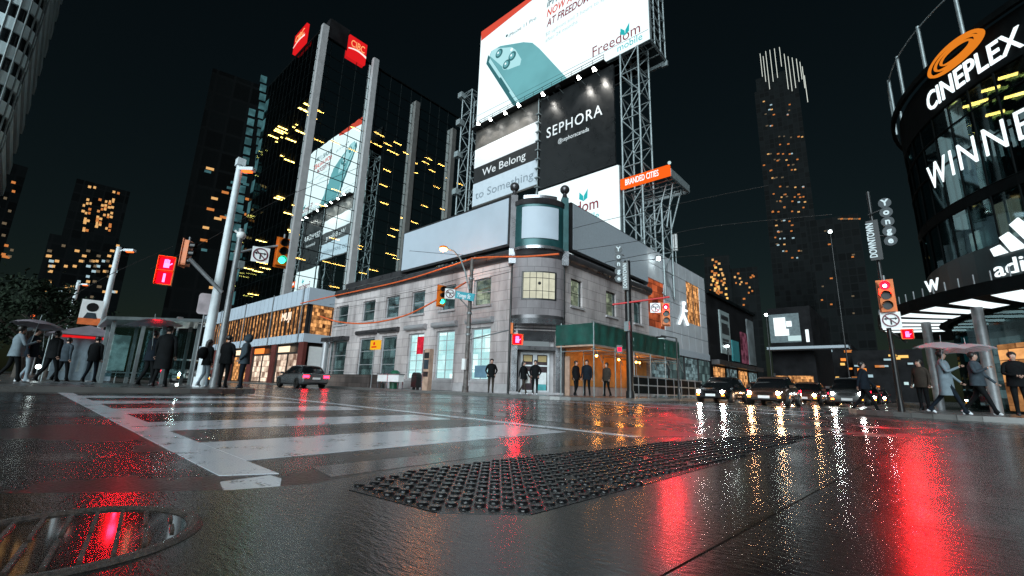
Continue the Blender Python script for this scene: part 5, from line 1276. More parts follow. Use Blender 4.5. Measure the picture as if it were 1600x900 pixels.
p = onk(712,460,KY-.25); q = onk(741,465,KY-.25); t = thing('street_name_sign', 'teal street name sign reading Yonge on the weathered pole', 'street sign', tuple(p))
U = (q-p); L_ = U.length; U.normalize(); V = (Z-U*U.dot(Z)).normalized(); N = U.cross(V)
if N.y > 0: N = -N
MB().obox((p+q)/2, U, V, N, L_, .42, .03).build('plate', M['bluesign'], t); lettering('Yonge St', 'lettering', M['white'], t, plane_fn(p+U*.16-V*.12, U, V, N, .018), .24, L_*.72, offset=.01)
walk_signal(808, 531, D_(808)-.1, 'red pedestrian signal at the corner door of the stone building', 5, 'hand', None, 1.15)
tr = traffic_signal(801, 513, D_(801)+.1, 'none', 'small orange signal head seen edge on at the corner door', 70, .5)
# yellow lit sign on post
p = onk(587,539); t = thing('lit_sign', 'small yellow lit sign on a thin post before the stone building', 'sign', (p.x,KY,.1)); MB().box(p.x-.5,p.x+.5,KY-.12,KY+.12,p.z-.32,p.z+.32).build('sign_box', M['yellow'], t); MB().tube([(p.x-.1,KY,.1),(p.x-.1,KY,p.z-.3)], .04, 8).build('post', M['greypole'], t)
Q = Panel(t, (p.x-.5,KY-.12,p.z-.32), X, Z, SOUTH, 1.0, .64); Q.poly(circ(.5,.40,.12), 'emblem', M['sign_red'], 1); Q.poly([(.18,.12),(.82,.12),(.82,.22),(.18,.22)], 'emblem_bar', M['sign_red'], 1)
# planter, stand, bin, poster pillar, newspaper box
a, b = onk(505,600,17.4), onk(576,600,17.4); t = thing('planter', 'long low brown granite planter at the west end of the stone building', 'planter', (a.x,17.4,.1)); MB().box(a.x,b.x,17.4,18.4,.1,.98).build('trough', M['planter'], t); MB().box(a.x+.1,b.x-.1,17.5,18.3,.981,1.02).build('soil', paint('soil', (.02,.016,.012), .8), t)
a, b = onk(593,600), onk(626,600); t = thing('stand', 'white panelled metal stand with four legs beside the green bin', 'stand', (a.x,KY,.1)); MB().box(a.x,b.x,KY-.2,KY+.2,.55,1.0).build('panel', M['white'], t); MB().box(a.x-.05,b.x+.05,KY-.25,KY+.25,1.003,1.06).build('top', M['bright_metal'], t)
for xx in (a.x+.04,b.x-.04): 
    for yy in (KY-.17,KY+.17): MB().box(xx-.03,xx+.03,yy-.03,yy+.03,.1,.55).build('leg', M['bright_metal'], t)
MB().box((a.x+b.x)/2-.03,(a.x+b.x)/2+.03,KY-.23,KY-.203,.1,1.0).build('centre_leg', M['bright_metal'], t)
p = onk(616,600,KY+.7); t = thing('litter_bin', 'green rounded litter bin behind the white stand', 'bin', (p.x,KY+.7,.1)); MB().tube([(p.x,KY+.7,.1),(p.x,KY+.7,1.0),(p.x,KY+.7,1.22),(p.x,KY+.7,1.32)], [.3,.36,.30,.12], 16).build('body', M['bin'], t)
p = onk(667,600); t = thing('poster_pillar', 'narrow tan poster pillar with dark notices beside the bright window', 'pillar', (p.x,KY,.1)); MB().box(p.x-.26,p.x+.26,KY-.15,KY+.15,.1,2.55).build('body', M['hoard'], t)
for z0, h in ((.9,.3),(1.35,.55),(1.98,.35)): MB().box(p.x-.22,p.x+.22,KY-.17,KY-.152,z0,z0+h).build('poster', ink if z0 != 1.35 else M['cloth_grey'], t)
MB().box(p.x-.5,p.x-.34,KY-.05,KY+.05,.1,2.5).build('side_post', M['bright_metal'], t)
p = onk(650,600,KY+.5); t = thing('newspaper_box', 'dark arched newspaper box left of the poster pillar', 'newspaper box', (p.x,KY+.5,.1))
MB().prism([(p.x-.27,KY+.3),(p.x+.27,KY+.3),(p.x+.27,KY+.7),(p.x-.27,KY+.7)], .25, .9).build('cabinet', M['black'], t)
mb = MB(); mb.slab([Vector((p.x+.27*math.cos(R(k*18)),KY+.3,.903+.27*math.sin(R(k*18)))) for k in range(11)], Y, .4); mb.build('hood', M['black'], t)
for xx in (-.2,.2): MB().box(p.x+xx-.03,p.x+xx+.03,KY+.4,KY+.6,.1,.25).build('leg', M['black'], t)

# --- scaffold with green net along the side street
sf = thing('scaffold', 'sidewalk scaffold with green net and warm work lamps along the side of the stone building', 'scaffold', (-13.5,27,.1))
FX0, FX1, FY0, FY1 = EX+.1, -12.6, 20.6, 32.2; DZ = 2.75
MB().box(FX0,FX1,FY0,FY1,DZ,DZ+.08).build('deck', M['hoard'], sf)
yy = FY0
while yy <= FY1+.01:
    for xx in (FX1,FX0+.35): MB().tube([(xx,yy,.1),(xx,yy,4.1)], .035, 6).build('standard', M['steel'], sf)
    MB().tube([(FX1,yy,2.5),(FX0+.35,yy,2.5)], .03, 5).build('transom', M['steel'], sf)
    mb = MB(); mb.tube([(FX1,yy,DZ),(FX1,yy+.9,1.9)], .025, 5); mb.build('knee_brace', M['steel'], sf)
    yy += 2.3
for z in (2.6,4.05): MB().tube([(FX1,FY0-.2,z),(FX1,FY1+.2,z)], .03, 6).build('ledger', M['steel'], sf)
def net(name, p, q, n):
    mb = MB(); p, q = Vector(p), Vector(q); d = (q-p); nn = Vector((d.y,-d.x,0)).normalized()
    rows = 7; vs = []
    for i in range(n+1):
        for j in range(rows+1):
            t = i/n; s = j/rows; vs.append(p+d*t+Z*(2.85+1.15*s)+nn*(.05*math.sin(i*1.3)*math.sin(s*3.1)+.03*random.uniform(-1,1)+.05))
    mb.add(vs, [(i*(rows+1)+j, (i+1)*(rows+1)+j, (i+1)*(rows+1)+j+1, i*(rows+1)+j+1) for i in range(n) for j in range(rows)], True); mb.build(name, M['green_net'], sf)
net('net', (FX1,FY0,0), (FX1,FY1,0), 60); net('net', (FX0,FY0,0), (FX1,FY0,0), 10)
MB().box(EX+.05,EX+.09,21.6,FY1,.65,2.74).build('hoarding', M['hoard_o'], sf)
MB().box(FX0+.0,FX0+.35,21.42,21.5,.1,2.3).build('end_board', M['hoard'], sf)
for px, py, xx in ((932,556,-13.9),(967,562,-13.9),(994,566,-14.1),(999,567,-13.7)):
    p = onx(px, py, xx); t = thing('work_lamp', 'round warm bulb hanging under the green netted scaffold', 'lamp', tuple(p), 'bulbs under the scaffold')
    MB().ball(p, .075, 10).build('bulb', M['bulb'], t); MB().tube([p, (p.x,p.y,DZ)], .012, 5).build('cable', M['black'], t)
    ld = bpy.data.lights.new('bulb_light','POINT'); lo = bpy.data.objects.new('bulb_light', ld); COL.objects.link(lo); ld.energy = 22; ld.color = (1,.36,.05); ld.shadow_soft_size = .1; lo.location = (p.x+.0,p.y,p.z-.12)
fnc = thing('barrier', 'dark low barrier fence along the kerb in front of the scaffold', 'barrier', (-11.2,27,.1))
for k in range(10): MB().box(-11.23,-11.17,21.6+k*1.2,21.66+k*1.2,.1,1.3).build('post', M['greypole'], fnc)
for z in (.25,.75,1.22): MB().box(-11.22,-11.18,21.6,32.5,z,z+.07).build('rail', M['greypole'], fnc)
MB().box(-11.205,-11.195,21.7,32.4,.33,1.2).build('panel', M['dark'], fnc)
# dark corner post with letter signs and red signal
QX, QY = -10.95, 21.0
QD = math.hypot(QX,QY)
q = hd(982,500,QD); QX, QY = q.x, q.y
t = pole_thing('signal_post', 'thick black post with red mast arm at the scaffold corner', 'signal post', QX, QY, zat(QX,QY,408), .17, .17, M['black'])
MB().tube([hd(957,476,QD-.1), hd(1002,470,QD-.1), hd(1046,464,QD-.1)], .05, 8).build('mast_arm', M['red'], t)
MB().obox(hd(980,510,QD-.25), _R and X if False else X, Y, Z, .25, .2, .5).build('control_box', M['steel'], t)
def letter_banner(px, py0, py1, D, lab, dpx, dpy0, dpy1):
    p0, p1 = hd(px,py0,D), hd(px,py1,D); N = towards(p0.x,p0.y); U = side(N); n_ = 5; t = thing('street_banner', lab, 'banner', tuple(p1)); st = (p0.z-p1.z)/n_; r = st*.52
    for k, ch in enumerate('Yonge'):
        c = Vector((p0.x,p0.y,p0.z-st*(k+.5))); d = MB().disc(c-N*.04, N, r, .05, 20).build('letter_disc', paint('slate_disc', (.02,.028,.034), .5), t)
        lettering(ch, 'letter', M['letter_dim'], d, plane_fn(c-Z*r*.5, U, Z, N, .02), r*1.15, align='c', offset=.03)
    a, b = hd(dpx,dpy1,D), hd(dpx,dpy0,D); MB().obox((a+b)/2-N*.03, U, Z, N, .32, b.z-a.z+.2, .04).build('strip', M['black'], t)
    lettering('DOWNTOWN', 'strip_lettering', M['letter_dim'], t, plane_fn(a+U*.09, Z, -U, N, .0), .19, b.z-a.z, offset=.01)
    MB().tube([Vector((p0.x,p0.y,p0.z-st*1))-N*.06, Vector((a.x,a.y,p0.z-st*1.4))-N*.06], .03, 6).build('bracket', M['black'], t)
    MB().tube([Vector((p0.x,p0.y,p0.z-st*4))-N*.06, Vector((a.x,a.y,p0.z-st*3.6))-N*.06], .03, 6).build('bracket', M['black'], t)
letter_banner(966, 384, 441, QD-.35, 'vertical letter banner on the black post at the scaffold corner', 977, 412, 450)
traffic_signal(1040, 491, QD-.2, 'red', 'orange signal showing red at the end of the red mast arm', 8, 1.0)
no_turn_sign(1024, 481, QD-.3, 'white no turn sign beside the red light on the red mast arm', 5, .5)
p = hd(968,546,QD+1.2); t = thing('pedestrian_signal', 'small dim red pedestrian signal left of the thick black post', 'pedestrian signal', tuple(p)); N = towards(p.x,p.y); MB().obox(p, side(N), Z, N, .3, .45, .2).build('housing', M['black'], t); MB().obox(p+N*.105, side(N), Z, N, .22, .22, .01).build('face', glow('dim_red_face', (.8,.01,.05), 2.5), t)
# right corner post
q = hd(1396,560,18.6); RX, RY = q.x, q.y; RD = math.hypot(RX,RY)
t = pole_thing('signal_post', 'thin dark signal post under the red light right of the cars', 'signal post', RX, RY, zat(RX,RY,300), .07, .05, M['black'])
MB().tube([(RX,RY,2.6), hd(1417,535,RD)], .03, 6).build('bracket', M['black'], t)
letter_banner(1381, 310, 385, RD-.2, 'vertical letter banner high above the red light on the right', 1366, 348, 402)
traffic_signal(1385, 463, RD-.25, 'red', 'orange signal showing a glaring red light on the thin right post', 0, .95)
no_turn_sign(1392, 500, RD-.2, 'white no turn sign below the glaring red light on the right', 0, .5)
walk_signal(1418, 523, RD-.15, 'red pedestrian hand signal low on the thin right post', 0, 'hand', None, .62)
for px, py, D, lab in ((1297,362,70,'lone bright white street lamp high above the cars'),(1197,492,75,'small white street lamp left of the far display screens'),(1137,541,55,'small white lamp under the dark shop awning')):
    x, y, z = vert_at(px, py, D); t = pole_thing('lamp_post', lab, 'street lamp', x, y, z+.25, .09, .06, M['black']); MB().ball((x,y,z), .2 if D > 55 else .13, 10).build('lamp_lens', M['led'], t); MB().obox((x,y,z+.25), X, Y, Z, .6, .3, .1).build('lamp_head', M['black'], t)
x, y, z = vert_at(1057, 531, 27); t = pole_thing('lamp_post', 'short black lamp post with side arm by the white glass building', 'street lamp', x, y, z+.1, .06, .05, M['black']); p = hd(1033,527,27); MB().tube([(x,y,z+.1), p+Z*.1], .035, 6).build('arm', M['black'], t); MB().obox(p, X, Y, Z, .5, .22, .1).build('lamp_head', M['black'], t); MB().obox(p-Z*.06, X, Y, Z, .3, .16, .03).build('lamp_lens', M['glow_cool'], t)

# --- cables and overhead wires
def cable(pts, r, name, mat, label, cat, group=None, sub=8):
    P_ = [Vector(p) for p in pts]; out = []
    for i in range(len(P_)-1):
        p0, p1, p2, p3 = P_[max(0,i-1)], P_[i], P_[i+1], P_[min(len(P_)-1,i+2)]
        for k in range(sub):
            t = k/sub; out.append(.5*((2*p1)+(p2-p0)*t+(2*p0-5*p1+4*p2-p3)*t*t+(3*p1-p0-3*p2+p3)*t**3))
    out.append(P_[-1]); o = MB().tube(out, r, 6).build(name, mat); return tag(o, label, cat, group)
cable([onk(470,474),onk(517,463.5),(onk(620,441)),onk(700,417),onk(735,405)], .055, 'orange_cable', M['cable'], 'taut orange sleeved cable running along the stone cornice to the weathered pole', 'cable')
cable([onk(736,404),onk(770,401.5),onk(820,401),onk(873,397)], .055, 'orange_cable', M['cable'], 'short orange sleeved cable crossing in front of the rounded bay', 'cable')
cable([onk(500,494),onk(530,503),onk(575,505),onk(630,494),onk(680,470),onk(728,441)], .055, 'orange_cable', M['cable'], 'sagging orange sleeved cable looping below the upper windows', 'cable')
tag_w = ('overhead wire', 'overhead wires')
for pts, Dw in (([(235,420),(330,372),(430,315),(560,262)],16),([(515,476),(640,456),(735,430),(800,415)],16.4),([(515,484),(640,464),(735,440),(800,424)],16.4),([(895,357),(960,341),(1090,312),(1200,290)],20),([(895,392),(1000,376),(1110,354),(1300,335)],20),([(945,410),(1005,398),(1100,380)],20.5),([(985,409),(1012,406),(1100,398)],21.5),([(640,392),(760,400),(880,392)],15.5),([(100,470),(180,425),(270,385)],14)):
    if pts[0][0] == 235 or pts[0][0] == 100: q = [hd(*p, 22+i*2) for i, p in enumerate(pts)]
    else: q = [ony(*p, Dw) for p in pts]
    cable(q, .014, 'overhead_wire', M['wire'], 'thin dark overhead wire crossing above the junction', 'overhead wire', 'overhead wires')

# ================================================================ TREES
def tree(x, y, h, r, label, seed):
    rnd = random.Random(seed); t = thing('tree', label, 'tree', (x,y,.1)); mb = MB(); mb.tube([(x,y,.1),(x+.1,y,h*.3),(x,y+.1,h*.62)], [.22,.17,.07], 8)
    for k in range(7):
        a = rnd.uniform(0,6.28); q = h*rnd.uniform(.3,.5); mb.tube([(x,y,q),(x+math.cos(a)*r*.4,y+math.sin(a)*r*.4,q+h*.15),(x+math.cos(a)*r*.75,y+math.sin(a)*r*.75,q+h*.28)], [.09,.06,.02], 5)
    mb.build('trunk', M['bark'], t); lv = MB(); cl = []
    for k in range(26):
        a = rnd.uniform(0,6.28); s = rnd.uniform(-.8,1); rr = r*math.sqrt(max(.05,1-s*s))*rnd.uniform(.45,1); cl.append((Vector((x+rr*math.cos(a),y+rr*math.sin(a),h*.66+s*h*.30)), rnd.uniform(.5,1.0)))
    for c, cr in cl:
        for k in range(95):
            d = Vector((rnd.gauss(0,1),rnd.gauss(0,1),rnd.gauss(0,.8))); p = c+d*cr*.5; s = rnd.uniform(.07,.15); u = Vector((rnd.uniform(-1,1),rnd.uniform(-1,1),rnd.uniform(-1,1))).normalized(); w = u.orthogonal().normalized()
            lv.quad(p-u*s-w*s*.5, p+u*s-w*s*.4, p+u*s*.9+w*s*.5, p-u*s*.8+w*s*.4)
    lv.build('crown', M['leaf'], t)
for px, D, h, r, lab, sd_ in ((25,38,5.6,3.0,'dark leafy tree at the left edge behind the crowd',3),(70,48,6.0,2.8,'dark leafy tree under the far orange street lamps',5),(112,60,5.4,2.6,'small dark tree just left of the street banner',9)):
    p = hd(px, 590, D); tree(p.x, p.y, h, r, lab, sd_)
# ================================================================ VEHICLES
def make_car(paint_mat, label, head, brand=None, tail=False, suv=False):
    """car along +Y (front at +Y), 4.5 m long, on z = 0; parts are children"""
    h = 1.68 if suv else 1.45; t = thing('car', label, 'car', (0,0,0))
    def loft(st, name, mat, parent):      # st: (y, [(x,z)...half profile from sill to centre])
        mb = MB(); n = len(st[0][1])
        for y, pr in st:
            for x, z in pr: mb.v.append((x,y,z))
            for x, z in pr[::-1]: mb.v.append((-x,y,z))
        m_ = 2*n
        for i in range(len(st)-1):
            for k in range(m_): mb.f.append([i*m_+k, i*m_+(k+1)%m_, (i+1)*m_+(k+1)%m_, (i+1)*m_+k]); mb.sm.append(True)
        mb.f += [list(range(m_))[::-1], [(len(st)-1)*m_+k for k in range(m_)]]; mb.sm += [False, False]
        return mb.build(name, mat, parent)
    b = .98 if suv else .86
    body = []
    for y, w, zl, zb_, zh in ((-2.22,.78,.38,.62,b),(-2.1,.86,.26,.66,b+.06),(-1.4,.89,.2,.68,b+.07),(0,.9,.2,.68,b+.06),(1.0,.9,.2,.66,b+.03),(1.6,.88,.22,.62,b-.06),(2.05,.84,.26,.56,b-.14),(2.25,.72,.32,.5,b-.24)):
        body.append((y, [(w*.92,zl),(w,zl+.12),(w,zb_),(w*.95,zh-.03),(w*.80,zh),(0.02,zh+.025)]))
    loft(body, 'body', paint_mat, t)
    gh = []
    for y, w0, w1, z1 in ((-1.9,.78,.70,b+.08),(-1.45,.82,.62,h-.06),(-.6,.83,.64,h),(.25,.83,.62,h-.03),(.55,.82,.64,h-.14),(1.25,.78,.74,b+.05)):
        gh.append((y, [(w0,b+.0),(w0*.99,b+.04),(w0*.5+w1*.5,(b+z1)/2),(w1,z1-.03),(w1*.85,z1),(.02,z1+.01)]))
    loft(gh, 'glasshouse', M['carglass'], t)
    rf = []
    for y, w1, z1 in ((-1.35,.60,h-.05),(-.6,.645,h+.012),(.2,.625,h-.012),(.42,.62,h-.08)): rf.append((y, [(w1+.015,z1-.06),(w1+.02,z1-.03),(w1*.86,z1+.012),(w1*.5,z1+.022),(.02,z1+.024)]))
    loft(rf, 'roof', paint_mat, t)
    for x in (-.82,.82):
        for y in (-1.35,1.38):
            w = MB(); w.disc((x-.11,y,.33), X, .33, .22, 24); w = w.build('wheel', M['tyre'], t); MB().disc((x+(.115 if x > 0 else -.115),y,.33), X*(1 if x > 0 else -1), .21, .012, 16).build('rim', M['chrome'], w)
    for x in (-.62,.62):
        MB().obox((x,2.17,b-.26), X, Z, Y, .34, .17, .12).build('headlight_housing', M['chrome'], t)
        l = MB(); l.ball((x,2.235,b-.26), .095, 10); l.build('headlight', head, t)
        MB().obox((x*1.05,2.24,.42), X, Z, Y, .14, .08, .06).build('fog_light', M['amber'], t)
        MB().obox((x*1.06,-2.2,b-.12), X, Z, Y, .36, .16, .1).build('tail_light', M['tail'], t)
        MB().obox((x*1.58,.85,b+.1), X, Z, Y, .2, .13, .1).build('wing_mirror', paint_mat, t)
    MB().obox((0,2.22,b-.28), X, Z, Y, .8, .16, .06).build('grille', M['black'], t); MB().obox((0,2.27,.42), X, Z, Y, .5, .13, .03).build('number_plate', M['white'], t)
    MB().obox((0,2.16,.34), X, Z, Y, 1.5, .12, .2).build('bumper', M['black'], t); MB().obox((0,-2.25,.62), X, Z, Y, .5, .13, .03).build('number_plate', M['white'], t)
    return t
cp_ = lambda n, c: paint(n, c, .22, .35, .08, 1, 0, .5, .8)
silver, blackc, brown, greyc, redc, whitec = cp_('dark_grey_car_paint', (.12,.125,.13)), cp_('black_car_paint', (.012,.012,.014)), cp_('brown_car_paint', (.10,.055,.04)), cp_('grey_car_paint', (.10,.105,.11)), cp_('red_car_paint', (.25,.02,.02)), cp_('white_car_paint', (.6,.6,.6))
q1 = make_car(blackc, 'black car with glaring white headlamps, leftmost in the queue by the barrier', M['head_w'])
q2 = make_car(brown, 'brown car with orange yellow headlamps next to the leftmost white headlamps', M['head_y'])
q3 = make_car(greyc, 'grey tall car with white headlamps waiting in the right lane of the queue', M['head_w'], suv=True)
def place(o, x, y, rz): o.location = (x, y, ROAD); o.rotation_euler = (0, 0, rz)
PI = math.pi; GRP = 'cars waiting on the side street'
for o in (q1,q2,q3): o['group'] = GRP
place(q1,-8.5,28.2,PI+R(0)); place(q2,-5.6,27.0,PI); place(q3,-2.95,33.5,PI)
for o, x, y, lab in ((q2,-5.5,36.5,'second brown car in the middle lane, behind the first brown car'),(q2,-8.5,37,'brown car second in the lane by the barrier'),(q1,-2.9,43,'small black car with white headlamps behind the tall grey car'),(q2,-5.5,48,'third car back in the middle lane with tiny yellow headlamps'),(q3,-8.5,50,'distant tall grey car third in the lane by the barrier'),(q1,-2.9,56,'farthest black car at the right end of the headlamp row'),(q2,-5.5,62,'farthest yellow headlamp car deep in the street')):
    dup(o, (x,y,ROAD), PI, lab, GRP)
cl = make_car(whitec, 'pale car with dazzling white headlamps left of the three standing people', M['head_w']); lp = hd(288,592,32); place(cl, lp.x, lp.y, -math.pi/2+R(-2))
cr_ = make_car(silver, 'dark grey car driving away past the shopping building with red tail lamps', M['head_y']); rp = hd(470,600,34); place(cr_, rp.x, max(rp.y,12.6), math.pi/2)

# ================================================================ PEOPLE
def person(px, D, label, face=0, ht=1.73, top='cloth_black', legs='cloth_black', shoes='shoe', stride=0.0, arms='down', hair=True, hood=False, bag=None, long=False, xy=None, gz=.1, skirt=False):
    if xy is None: p = hd(px, 600, D); x, y = p.x, p.y
    else: x, y = xy
    t_yaw = math.atan2(-y, -x)-math.pi/2+R(face)        # local +Y is the front; 0 looks at the camera
    s = ht/1.73
    V = []; E = []; RAD = []; root = []; reg = []
    def v(p, r, tag_, par=None):
        V.append(Vector(p)*s); RAD.append((r*s, r*s) if not isinstance(r, tuple) else (r[0]*s, r[1]*s)); reg.append(tag_)
        if par is not None: E.append((par, len(V)-1))
        else: root.append(len(V)-1)
        return len(V)-1
    pel = v((0,0,.95), (.155,.115), 'leg' if not long else 'top'); waist = v((0,0,1.10), (.145,.105), 'top', pel); ch = v((0,.005,1.30), (.17,.12), 'top', waist); nk0 = v((0,-.01,1.44), (.10,.08), 'top', ch)
    nk = v((0,.0,1.50), .052, 'skin', nk0); hd0 = v((0,.02,1.575), (.068,.08), 'head', nk); hd1 = v((0,.015,1.65), (.076,.092), 'head', hd0); hd2 = v((0,.0,1.705), (.05,.06), 'head', hd1)
    v((0,.105,1.605), .012, 'head', hd0)                 # nose
    for sx in (-1, 1):
        sw = stride*sx
        hip = v((.09*sx,0,.90), .098, 'leg', pel); kn = v((.10*sx,.20*sw+.02,.50), .062, 'leg', hip); an = v((.10*sx,.38*sw-(.12 if sw < 0 else 0),.10+(.05 if sw < 0 else 0)), .042, 'leg', kn); toe = v((.115*sx,.38*sw+.13-(.12 if sw < 0 else 0),.04), (.042,.032), 'shoe', an); v((.10*sx,.38*sw-.07-(.12 if sw < 0 else 0),.04+(.03 if sw < 0 else 0)), .036, 'shoe', an)
        shd = v((.185*sx,-.005,1.40), .066, 'top', nk0)
        if arms == 'hold' and sx > 0: el, hn = (.26,.08,1.14), (.20,.30,1.26)
        elif arms == 'front': el, hn = (.25*sx,.03,1.14), (.07*sx,.25,1.08)
        elif arms == 'pocket': el, hn = (.29*sx,-.05,1.14), (.20*sx,.10,.96)
        else: el, hn = (.235*sx,-.02-.10*sw,1.13), (.25*sx,.06-.25*sw,.90)
        e_ = v(el, .047, 'top', shd); w_ = v(hn, .032, 'top' if arms == 'pocket' else 'top', e_)
        d = (Vector(hn)-Vector(el)).normalized(); pm = Vector(hn)+d*.06; pmi = v(pm, (.036,.022), 'hand', w_)
        u_ = d.orthogonal().normalized(); w2 = d.cross(u_)
        for k in range(4): 
            a_ = v(pm+u_*(-.026+.017*k)+d*.02, .0095, 'hand'); b_ = v(pm+u_*(-.028+.018*k)+d*(.055+.01*(1.5-abs(k-1.5)))+w2*.012, .0085, 'hand', a_); v(pm+u_*(-.028+.018*k)+d*(.07+.012*(1.5-abs(k-1.5)))+w2*.032, .0075, 'hand', b_)
        a_ = v(pm+u_*.03-d*.02, .011, 'hand'); v(pm+u_*.058+d*.012+w2*.015, .009, 'hand', a_)
    if long:
        pass
    me = bpy.data.meshes.new('person_body'); me.from_pydata(V, E, []); o = bpy.data.objects.new('person_body', me); COL.objects.link(o)
    bm = bmesh.new(); bm.from_mesh(me); ly = bm.verts.layers.skin.verify(); bm.verts.ensure_lookup_table()
    for i, vv in enumerate(bm.verts): vv[ly].radius = RAD[i]; vv[ly].use_root = i in root
    bm.to_mesh(me); bm.free()
    sk = o.modifiers.new('skin','SKIN'); sk.use_smooth_shade = True; sb = o.modifiers.new('sub','SUBSURF'); sb.levels = 1; sb.render_levels = 1
    bpy.context.view_layer.update(); m2 = bpy.data.meshes.new_from_object(o.evaluated_get(bpy.context.evaluated_depsgraph_get()))
    bpy.data.objects.remove(o); bpy.data.meshes.remove(me)
    mats = ['skin','hair' if hair else 'skin',top,legs,shoes]; m2.materials.clear()
    for q in mats: m2.materials.append(M[q])
    VV = np.array([tuple(q) for q in V])
    for pl in m2.polygons:
        c = np.array(pl.center); i = int(np.argmin(((VV-c)**2).sum(1)/(np.array([r[0] for r in RAD])**1.0))); g = reg[i]
        if g == 'head': idx = 1 if (c[2] > 1.665*s or c[1] < -.012*s) and hair else 0
        elif g in ('skin','hand'): idx = 0
        elif g == 'top': idx = 2
        elif g == 'leg': idx = 3
        else: idx = 4
        pl.material_index = idx; pl.use_smooth = True
    if long:       # coat skirt is its own cloth below
        pass
    t = thing('person', label, 'person', (0,0,0)); m2.name = 'body'; bo = bpy.data.objects.new('body', m2); COL.objects.link(bo); attach(bo, t)
    # loose coat over the trunk
    mb = MB(); prof = [(.80 if not long else .52, .215, .17), (1.0,.195,.150),(1.16,.185,.14),(1.32,.205,.145),(1.42,.165,.115),(1.475,.085,.075)]; n = 18; vs = []
    for z, a, b in prof:
        for k in range(n): q = 2*math.pi*k/n; w = 1+.04*math.sin(3*q+z*9); vs.append(Vector((a*math.cos(q)*w, b*math.sin(q)*w, z))*s)
    mb.add(vs, [(i*n+k, i*n+(k+1)%n, (i+1)*n+(k+1)%n, (i+1)*n+k) for i in range(len(prof)-1) for k in range(n)], True); mb.build('coat', M[top], t)
    if hood:
        mb = MB(); mb.ball(Vector((0,-.025,1.63))*s, .135*s, 14, 1.1); mb.build('hood', M[top], t)
    elif hair:
        mb = MB(); mb.ball(Vector((0,-.022,1.655))*s, .098*s, 12, 1.0); 
        if hair == 'long': mb.tube([Vector((0,-.06,1.66))*s, Vector((0,-.085,1.5))*s, Vector((0,-.11,1.34))*s], [.085*s,.085*s,.04*s], 10)
        mb.build('hair', M['hair'], t)
    if bag == 'tote':
        mb = MB(); mb.obox(Vector((-.30,.02,.80))*s, Y, Z, X, .34, .38, .08); mb.build('tote_bag', M['bag'], t); MB().tube([Vector((-.30,-.1,.98))*s, Vector((-.22,0,1.45))*s, Vector((-.30,.12,.98))*s], .012, 5).build('strap', M['bag'], t)
    if bag == 'pack':
        mb = MB(); mb.ball(Vector((0,-.21,1.24))*s, .17*s, 12, 1.35); mb.build('backpack', M['cloth_black'], t)
    t.location = (x, y, gz); t.rotation_euler = (0, 0, t_yaw)
    return t
def umbrella(px, D, label, mat, r=.55, z=1.95, xy=None, tilt=8, gz=.1, face=0):
    if xy is None: p = hd(px, 600, D); x, y = p.x, p.y
    else: x, y = xy
    t = thing('umbrella', label, 'umbrella', (0,0,0)); n = 8; rings = ((0,.34),(.25,.31),(.55,.22),(.82,.10),(1.0,0)); sub = 4; vs = []
    for f_, zz in rings:
        for k in range(n*sub): a = 2*math.pi*k/(n*sub); sc_ = 1-.06*f_*abs(math.sin(a*n/2)); dz = .03*f_*abs(math.sin(a*n/2)); vs.append((r*f_*sc_*math.cos(a), r*f_*sc_*math.sin(a), z-.25+zz*r*.9+dz))
    m_ = n*sub; mb = MB(); mb.add(vs, [(i*m_+k, i*m_+(k+1)%m_, (i+1)*m_+(k+1)%m_, (i+1)*m_+k) for i in range(len(rings)-1) for k in range(m_)], True); c = mb.build('canopy', mat, t)
    for k in range(n): a = 2*math.pi*k/n; MB().tube([(0,0,z-.25+.31*r), (r*.97*math.cos(a), r*.97*math.sin(a), z-.262)], .006, 4).build('rib', M['steel'], c)
    MB().tube([(0,0,z-.85),(0,0,z+.12)], .009, 6).build('shaft', M['steel'], t); MB().tube([(0,0,z-.95),(0,0,z-.82)], .018, 8).build('handle', M['black'], t)
    t.location = (x, y, gz); t.rotation_euler = (R(tilt)*.6, R(tilt)*.5, R(face)); return t
person(767, 23.2, 'man in black jacket and brown trousers standing before the stone wall', 0, 1.75, 'cloth_black', 'cloth_brown', arms='pocket')
person(818, 22.8, 'woman with long dark hair and white tote walking past the corner door', 50, 1.66, 'cloth_black', 'cloth_brown', shoes='shoe_white', stride=.7, hair='long', bag='tote')
person(836, 22.6, 'man in black jacket and black trousers standing at the corner door', -10, 1.72, 'cloth_black', 'cloth_black', shoes='shoe_white', arms='pocket')
person(318, 18.6, 'woman in black jacket and light jeans with backpack, leftmost of three waiting', 118, 1.62, 'cloth_black', 'jeans', shoes='shoe_white', hair='long', bag='pack', stride=.1)
person(347, 17.6, 'person all in black, middle one of the three waiting at the crossing', 140, 1.74, 'cloth_black', 'cloth_black', arms='front')
person(376, 17.2, 'person in grey blue hooded jacket, rightmost of three waiting at the crossing', -95, 1.76, 'cloth_grey', 'cloth_navy', hood=True, arms='pocket')
person(228, 17.6, 'dark clothed person nearest the bus shelter under the big dark umbrella', 120, 1.70, 'cloth_navy', 'cloth_black', arms='hold', stride=.2)
person(249, 16.6, 'tall dark clothed person right of the umbrella holder by the shelter', 160, 1.80, 'cloth_black', 'cloth_black', arms='down', stride=.15, long=True)
umbrella(233, 17.2, 'big dark open umbrella beside the bus shelter', M['umb_dark'], .75, 2.05, tilt=10)
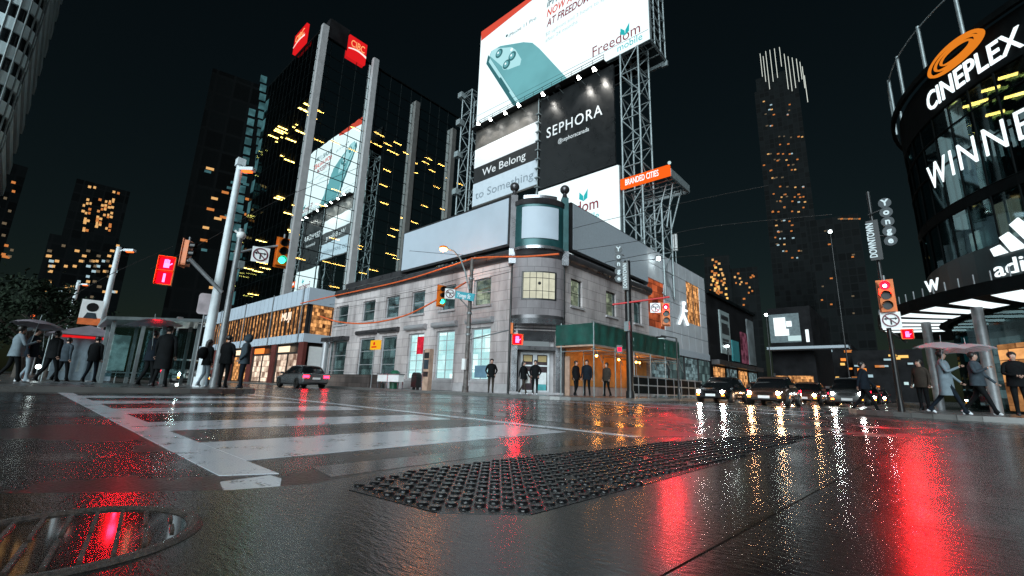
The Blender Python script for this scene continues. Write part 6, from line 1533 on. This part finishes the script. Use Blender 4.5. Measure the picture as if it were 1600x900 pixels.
for px, D, lab, c, lg, h_ in ((12,20,'person in pale jacket at the left edge under the mauve umbrella','cloth_pale','cloth_black',1.68),(36,21,'person in navy coat second from the left edge','cloth_navy','jeans',1.72),(72,22,'person in black coat left of the food stall','cloth_black','cloth_black',1.75),(92,24,'person in grey blue coat right beside the food stall','cloth_grey','cloth_black',1.66),(138,23,'person in dark coat standing between stall and shelter','cloth_black','cloth_navy',1.72)):
    person(px, D, lab, random.uniform(60,170), h_, c, lg, stride=random.uniform(0,.5), arms='hold' if px in (12,) else 'down', shoes='shoe_white' if px in (12,36) else 'shoe')
umbrella(22, 20.2, 'mauve open umbrella at the left edge of the crowd', M['umb_mauve'], .62, 2.0, tilt=-9)
umbrella(62, 22, 'small dark umbrella over the crowd left of the food stall', M['umb_dark'], .55, 2.0, tilt=12)
for px, D, lab, c in ((900,23.0,'person in black by the scaffold corner, leftmost of the scaffold group','cloth_black'),(917,22.2,'person in navy in the middle of the scaffold group','cloth_navy'),(948,24.4,'person in dark brown behind the scaffold group','cloth_brown')):
    person(px, D, lab, random.uniform(-60,60), random.uniform(1.66,1.8), c, 'cloth_black', stride=random.uniform(0,.3))
# right side of the junction
person(1350, 19.5, 'person in dark coat crossing in front of the car queue', 80, 1.72, 'cloth_navy', 'cloth_black', stride=.8, gz=ROAD)
person(1478, 17.0, 'person in pale blue coat walking under a pale umbrella below the shop canopy', 85, 1.70, 'cloth_pale', 'cloth_navy', shoes='shoe_white', stride=.8, arms='hold', long=True, gz=.1)
umbrella(1473, 16.9, 'pale open umbrella over the blue coated person on the right', M['umb_pale'], .6, 2.0, tilt=6)
person(1528, 18.2, 'person in grey blue coat walking towards the warm doorway', 70, 1.74, 'cloth_grey', 'cloth_black', shoes='shoe_white', stride=.8, arms='hold', gz=.1)
umbrella(1531, 18.1, 'second pale open umbrella close to the shop column', M['umb_pale'], .6, 2.05, tilt=-7)
person(1590, 18.6, 'person in black standing in the warm doorway at the right edge', 15, 1.75, 'cloth_black', 'cloth_black', arms='front', gz=.1)
person(1440, 20.5, 'person in brown coat waiting below the red hand signal', -30, 1.7, 'cloth_brown', 'cloth_black', gz=.1)
